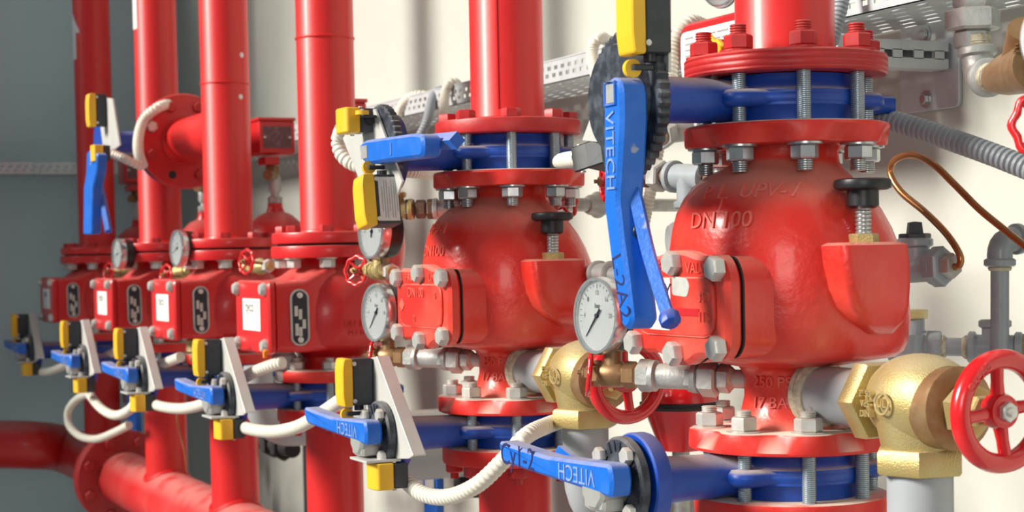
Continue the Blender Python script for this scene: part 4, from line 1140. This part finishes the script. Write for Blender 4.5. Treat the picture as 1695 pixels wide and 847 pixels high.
# tee with plug and copper tube end
a = T(1462, 447, .20); b = T(1572, 440, .22); d = (b-a).normalized()
t = trim_line('plugged_tee', 'grey tee with square plug where the copper tube ends', [a, a.lerp(b, .98)], [('tee', 0, .50, 'grey_paint', Z, .034), ('hex', 0, .86, 'grey_paint', 1.9), ('hex', 0, 1.0, 'steel_dull', 1.2)], .0125, 'grey_paint', 'pipe fitting', None, False)
q = a.lerp(b, .49)+Z*.033; mb = MB(); mb.hexa(q, Z, .019, .008); mb.lathe([(.012, .008), (.010, .021), (.001, .022)], q, Z, 4, .3); mb.build('plug', 'dark_body', t)
pts = [T(1570, 440, .22), T(1587, 440, .22), T(1588, 420, .22), T(1565, 385, .22), T(1530, 350, .22), T(1492, 318, .22), T(1474, 287, .22), T(1482, 264, .22), T(1512, 256, .22), T(1545, 272, .22), T(1580, 305, .23), T(1620, 345, .24), T(1660, 378, .25), T(1710, 418, .26)]
mb = MB(); mb.tube(smooth_path(pts, 8), .0042, 12); solo('copper_tube', mb, 'copper', 'thin looping copper tube in front of the pale wall at right', 'tube')
# union and elbow hanging from above, bronze strainer
a = T(1609, -40, .20); b = T(1620, 130, .20); c_ = T(1735, 118, .12)
t = trim_line('trim_pipe', 'galvanised pipe with big union and elbow at the upper right', [a, b, c_], [('elbow', 0, 0, 'galv_fit'), ('tape', 0, .62)], .0125, 'galv_fit', 'pipe', None)
q = T(1610, 33, .20); mb = MB(); mb.hexa(q-Z*.012, Z, .0305, .024); mb.hexa(q-Z*.032, Z, .021, .02); mb.hexa(q+Z*.012, Z, .022, .04); mb.build('union', 'galv_fit', t)
a = T(1650, 128, .165); b = T(1720, 108, .10)
t = thing('strainer', 'brown bronze strainer with raised lettering cut by the right edge', 'strainer', a-Z*.03)
mb = MB(); mb.tube([a, a.lerp(b, .3), b], [.017, .022, .026], 28); e = T(1690, 75, .12); mb.tube([a.lerp(b, .45), e, e+(e-a.lerp(b, .45))*.6], .0165, 24); mb.build('body', 'bronze', t)
mb = MB(); mb.text('BUGATTI', .012, T(1678, 100, .085), (e-a.lerp(b, .45)), (b-a)*-1, .0012, -.006); mb.build('cast_lettering', 'bronze', t)
gauge(T(1776, 62, .06), V3((.7, -.72, 0)), .047, 'gauge rim cut by the upper right edge', 30)
small_wheel(T(1732, 205, .02), V3((.7, -.7, 0)), .033, 'red scalloped handwheel cut by the right edge')

# ================================================================ hoses and conduits
CON = 'corrugated hoses'


def hose(pts, r, label, mat_='conduit', pitch=.0092, group=CON, cat='hose', plain=False):
    mb = MB(); q = [P(*p) for p in pts]
    if plain: mb.tube(smooth_path(q, 10), r, 16)
    else: mb.ribbed(q, r*1.03, pitch)
    return solo('corrugated_hose', mb, mat_, label, cat, group)


hose([(650, 779, -.188), (668, 793, -.185), (700, 817, -.18), (742, 822, -.17), (790, 802, -.16), (835, 760, -.14), (870, 722, -.12), (905, 704, -.05), (945, 690, .05), (985, 676, .12)], .0112, 'fat white corrugated hose sagging below the second valve lever')
hose([(400, 706, -.19), (425, 712, -.19), (455, 714, -.19), (490, 707, -.19), (520, 692, -.19), (545, 676, -.195), (566, 662, -.205), (578, 657, -.212)], .0112, 'white corrugated hose linking the third lower switch to the second upper switch')
hose([(392, 632, -.17), (420, 616, -.16), (448, 605, -.145), (470, 599, -.13)], .0112, 'white corrugated hose rising behind the third bracket')
hose([(243, 662, -.19), (265, 672, -.19), (300, 676, -.19), (335, 669, -.19), (368, 652, -.2)], .0112, 'white hose linking the fourth lower switch towards the third lever')
hose([(256, 606, -.17), (280, 598, -.155), (300, 590, -.14)], .0112, 'short white hose behind the fourth bracket')
hose([(138, 634, -.19), (150, 655, -.19), (168, 676, -.19), (190, 687, -.19), (212, 680, -.19), (226, 663, -.19), (234, 645, -.19)], .0112, 'white hose sagging between the fifth and fourth brackets')
hose([(150, 650, -.15), (128, 660, -.16), (113, 680, -.17), (115, 704, -.17), (134, 722, -.16), (160, 726, -.14), (188, 716, -.12), (214, 703, -.10)], .0105, 'pale hose loop hanging at the left over the red supply pipe')
hose([(150, 598, -.17), (175, 590, -.15), (200, 577, -.12), (215, 572, -.08)], .0112, 'short blurred hose behind the fifth bracket')
hose([(60, 615, -.19), (80, 615, -.18), (105, 606, -.16), (130, 596, -.12)], .0112, 'short blurred hose at the leftmost bracket')
hose([(178, 252, -.22), (196, 258, -.20), (215, 267, -.18), (236, 276, -.15)], .0105, 'short white hose leaving the switch on the leftmost riser')
hose([(236, 274, -.13), (229, 250, -.13), (230, 222, -.12), (240, 196, -.10), (262, 178, -.07), (288, 170, -.02)], .0125, 'white hose arching over the round branch flange')
hose([(566, 212, -.212), (560, 232, -.212), (565, 254, -.21), (582, 270, -.20), (608, 277, -.18), (640, 280, -.12), (690, 284, -.05), (735, 288, .06)], .0108, 'white corrugated hose curling under the upper limit switch beside the third riser')
hose([(962, 262, -.165), (942, 264, -.15), (930, 266, -.09), (926, 268, .02), (932, 270, .14)], .0095, 'short white hose behind the open black switch')
hose([(640, 235, .24), (655, 205, .26), (663, 180, .27), (678, 162, .28), (700, 158, .30), (720, 165, .33)], .0105, 'cream hose bending over the tray beside the third riser', pitch=.007)
hose([(690, 235, .22), (705, 205, .24), (712, 178, .26), (720, 155, .28), (735, 148, .32)], .0095, 'grey hose rising into the tray between two cream hoses', 'conduit_grey', .006)
hose([(735, 215, .22), (735, 185, .24), (737, 155, .26), (745, 138, .27), (757, 140, .29), (760, 160, .33)], .0098, 'cream hose hooked over the tray left of the second riser', pitch=.007)
hose([(1000, 175, .20), (990, 135, .22), (981, 100, .24), (982, 75, .25), (994, 62, .26), (1007, 72, .30), (1010, 95, .34)], .0098, 'cream corrugated hose hooked over the tray left of the yellow switch', pitch=.006)
hose([(1106, 150, .20), (1110, 110, .21), (1116, 75, .22), (1128, 48, .23), (1145, 38, .25), (1165, 45, .28)], .0125, 'cream corrugated hose beside the red cabinet', pitch=.007)
hose([(1092, 235, .17), (1082, 290, .17), (1070, 350, .17), (1058, 410, .17), (1048, 470, .17)], .0085, 'thin cream hose running down behind the hanging lever', pitch=.006)
hose([(1375, 70, .22), (1383, 40, .23), (1392, 5, .24), (1398, -40, .25)], .0100, 'grey hose climbing into the tray right of the nearest riser', 'conduit_grey', .006)
hose([(1425, 183, .14), (1470, 198, .14), (1530, 216, .15), (1600, 240, .16), (1660, 262, .17), (1740, 294, .18)], .0122, 'dark grey corrugated hose sloping to the right edge', 'conduit_grey', .0075)

# ================================================================ things low in the background
q = P(722, 790, .16)
t = thing('shutoff_valve', 'small blue shutoff valve with upright lever behind the sagging white hose', 'valve', q-Z*.1)
mb = MB(); mb.prism([(-.016, -.12), (.016, -.12), (.018, -.01), (.016, .035), (.008, .045), (-.010, .045), (-.018, .03)], q, X*.8+Y*.6, Z, .022, .003, .006); mb.build('lever', 'blue_lever', t)
mb = MB(); mb.tube([q+V3((.04, .03, -.005)), q+V3((.13, .10, -.005))], .022, 18); mb.hexa(q+V3((.05, .04, -.005)), V3((.8, .6, 0)), .03, .03); mb.build('body', 'gasket', t)
mb = MB(); mb.box(q+V3((.012, -.018, -.012)), (.010, .003, .014), .001, ((X*.8+Y*.6), (Y*.8-X*.6), Z)); mb.build('lever_clip', 'bracket', t)
mb = MB(); mb.text('0025', .018, q+V3((.008, -.012, -.075)), X*.8+Y*.6, Z, .0125, .0); mb.build('cast_lettering', 'cast_blue', t)
q = P(226, 680, .06)
t = thing('shutoff_valve', 'blurred blue upright valve lever by the hose loop at left', 'valve', q-Z*.06)
mb = MB(); mb.prism([(-.02, -.06), (.02, -.06), (.02, .05), (.01, .06), (-.012, .06), (-.02, .04)], q, X*.8+Y*.6, Z, .022, .003, .006); mb.build('lever', 'blue_lever', t)
mb = MB(); mb.box(q+V3((-.10, .02, .03)), (.09, .02, .022), .006); mb.build('body', 'galv_fit', t)
for (px, py, lab) in ((455, 735, 'dark shutoff valve behind the hose between third and fourth lower pipes'),):
    q = P(px, py, .16); t = thing('shutoff_valve', lab, 'valve', q-Z*.03)
    mb = MB(); mb.tube([q-X*.10+Y*.0, q+X*.14], .020, 18); mb.hexa(q-X*.03, X, .034, .03); mb.hexa(q+X*.05, X, .034, .03); mb.build('body', 'gasket', t)
mb = MB(); q0 = P(507, 810, .40); mb.box((q0.x, .425, -.62), (.035, .022, .73), .002); solo('wall_channel', mb, 'gap', 'black vertical channel on the wall left of the third lower pipe', 'channel')
mb = MB(); pts = [P(292, 680, -.08), P(296, 710, -.08), P(305, 745, -.08), P(310, 780, -.08)]; mb.tube(smooth_path(pts, 6), .0022, 8); solo('copper_tube', mb, 'copper', 'thin copper wire hanging beside the fifth lower pipe', 'tube')
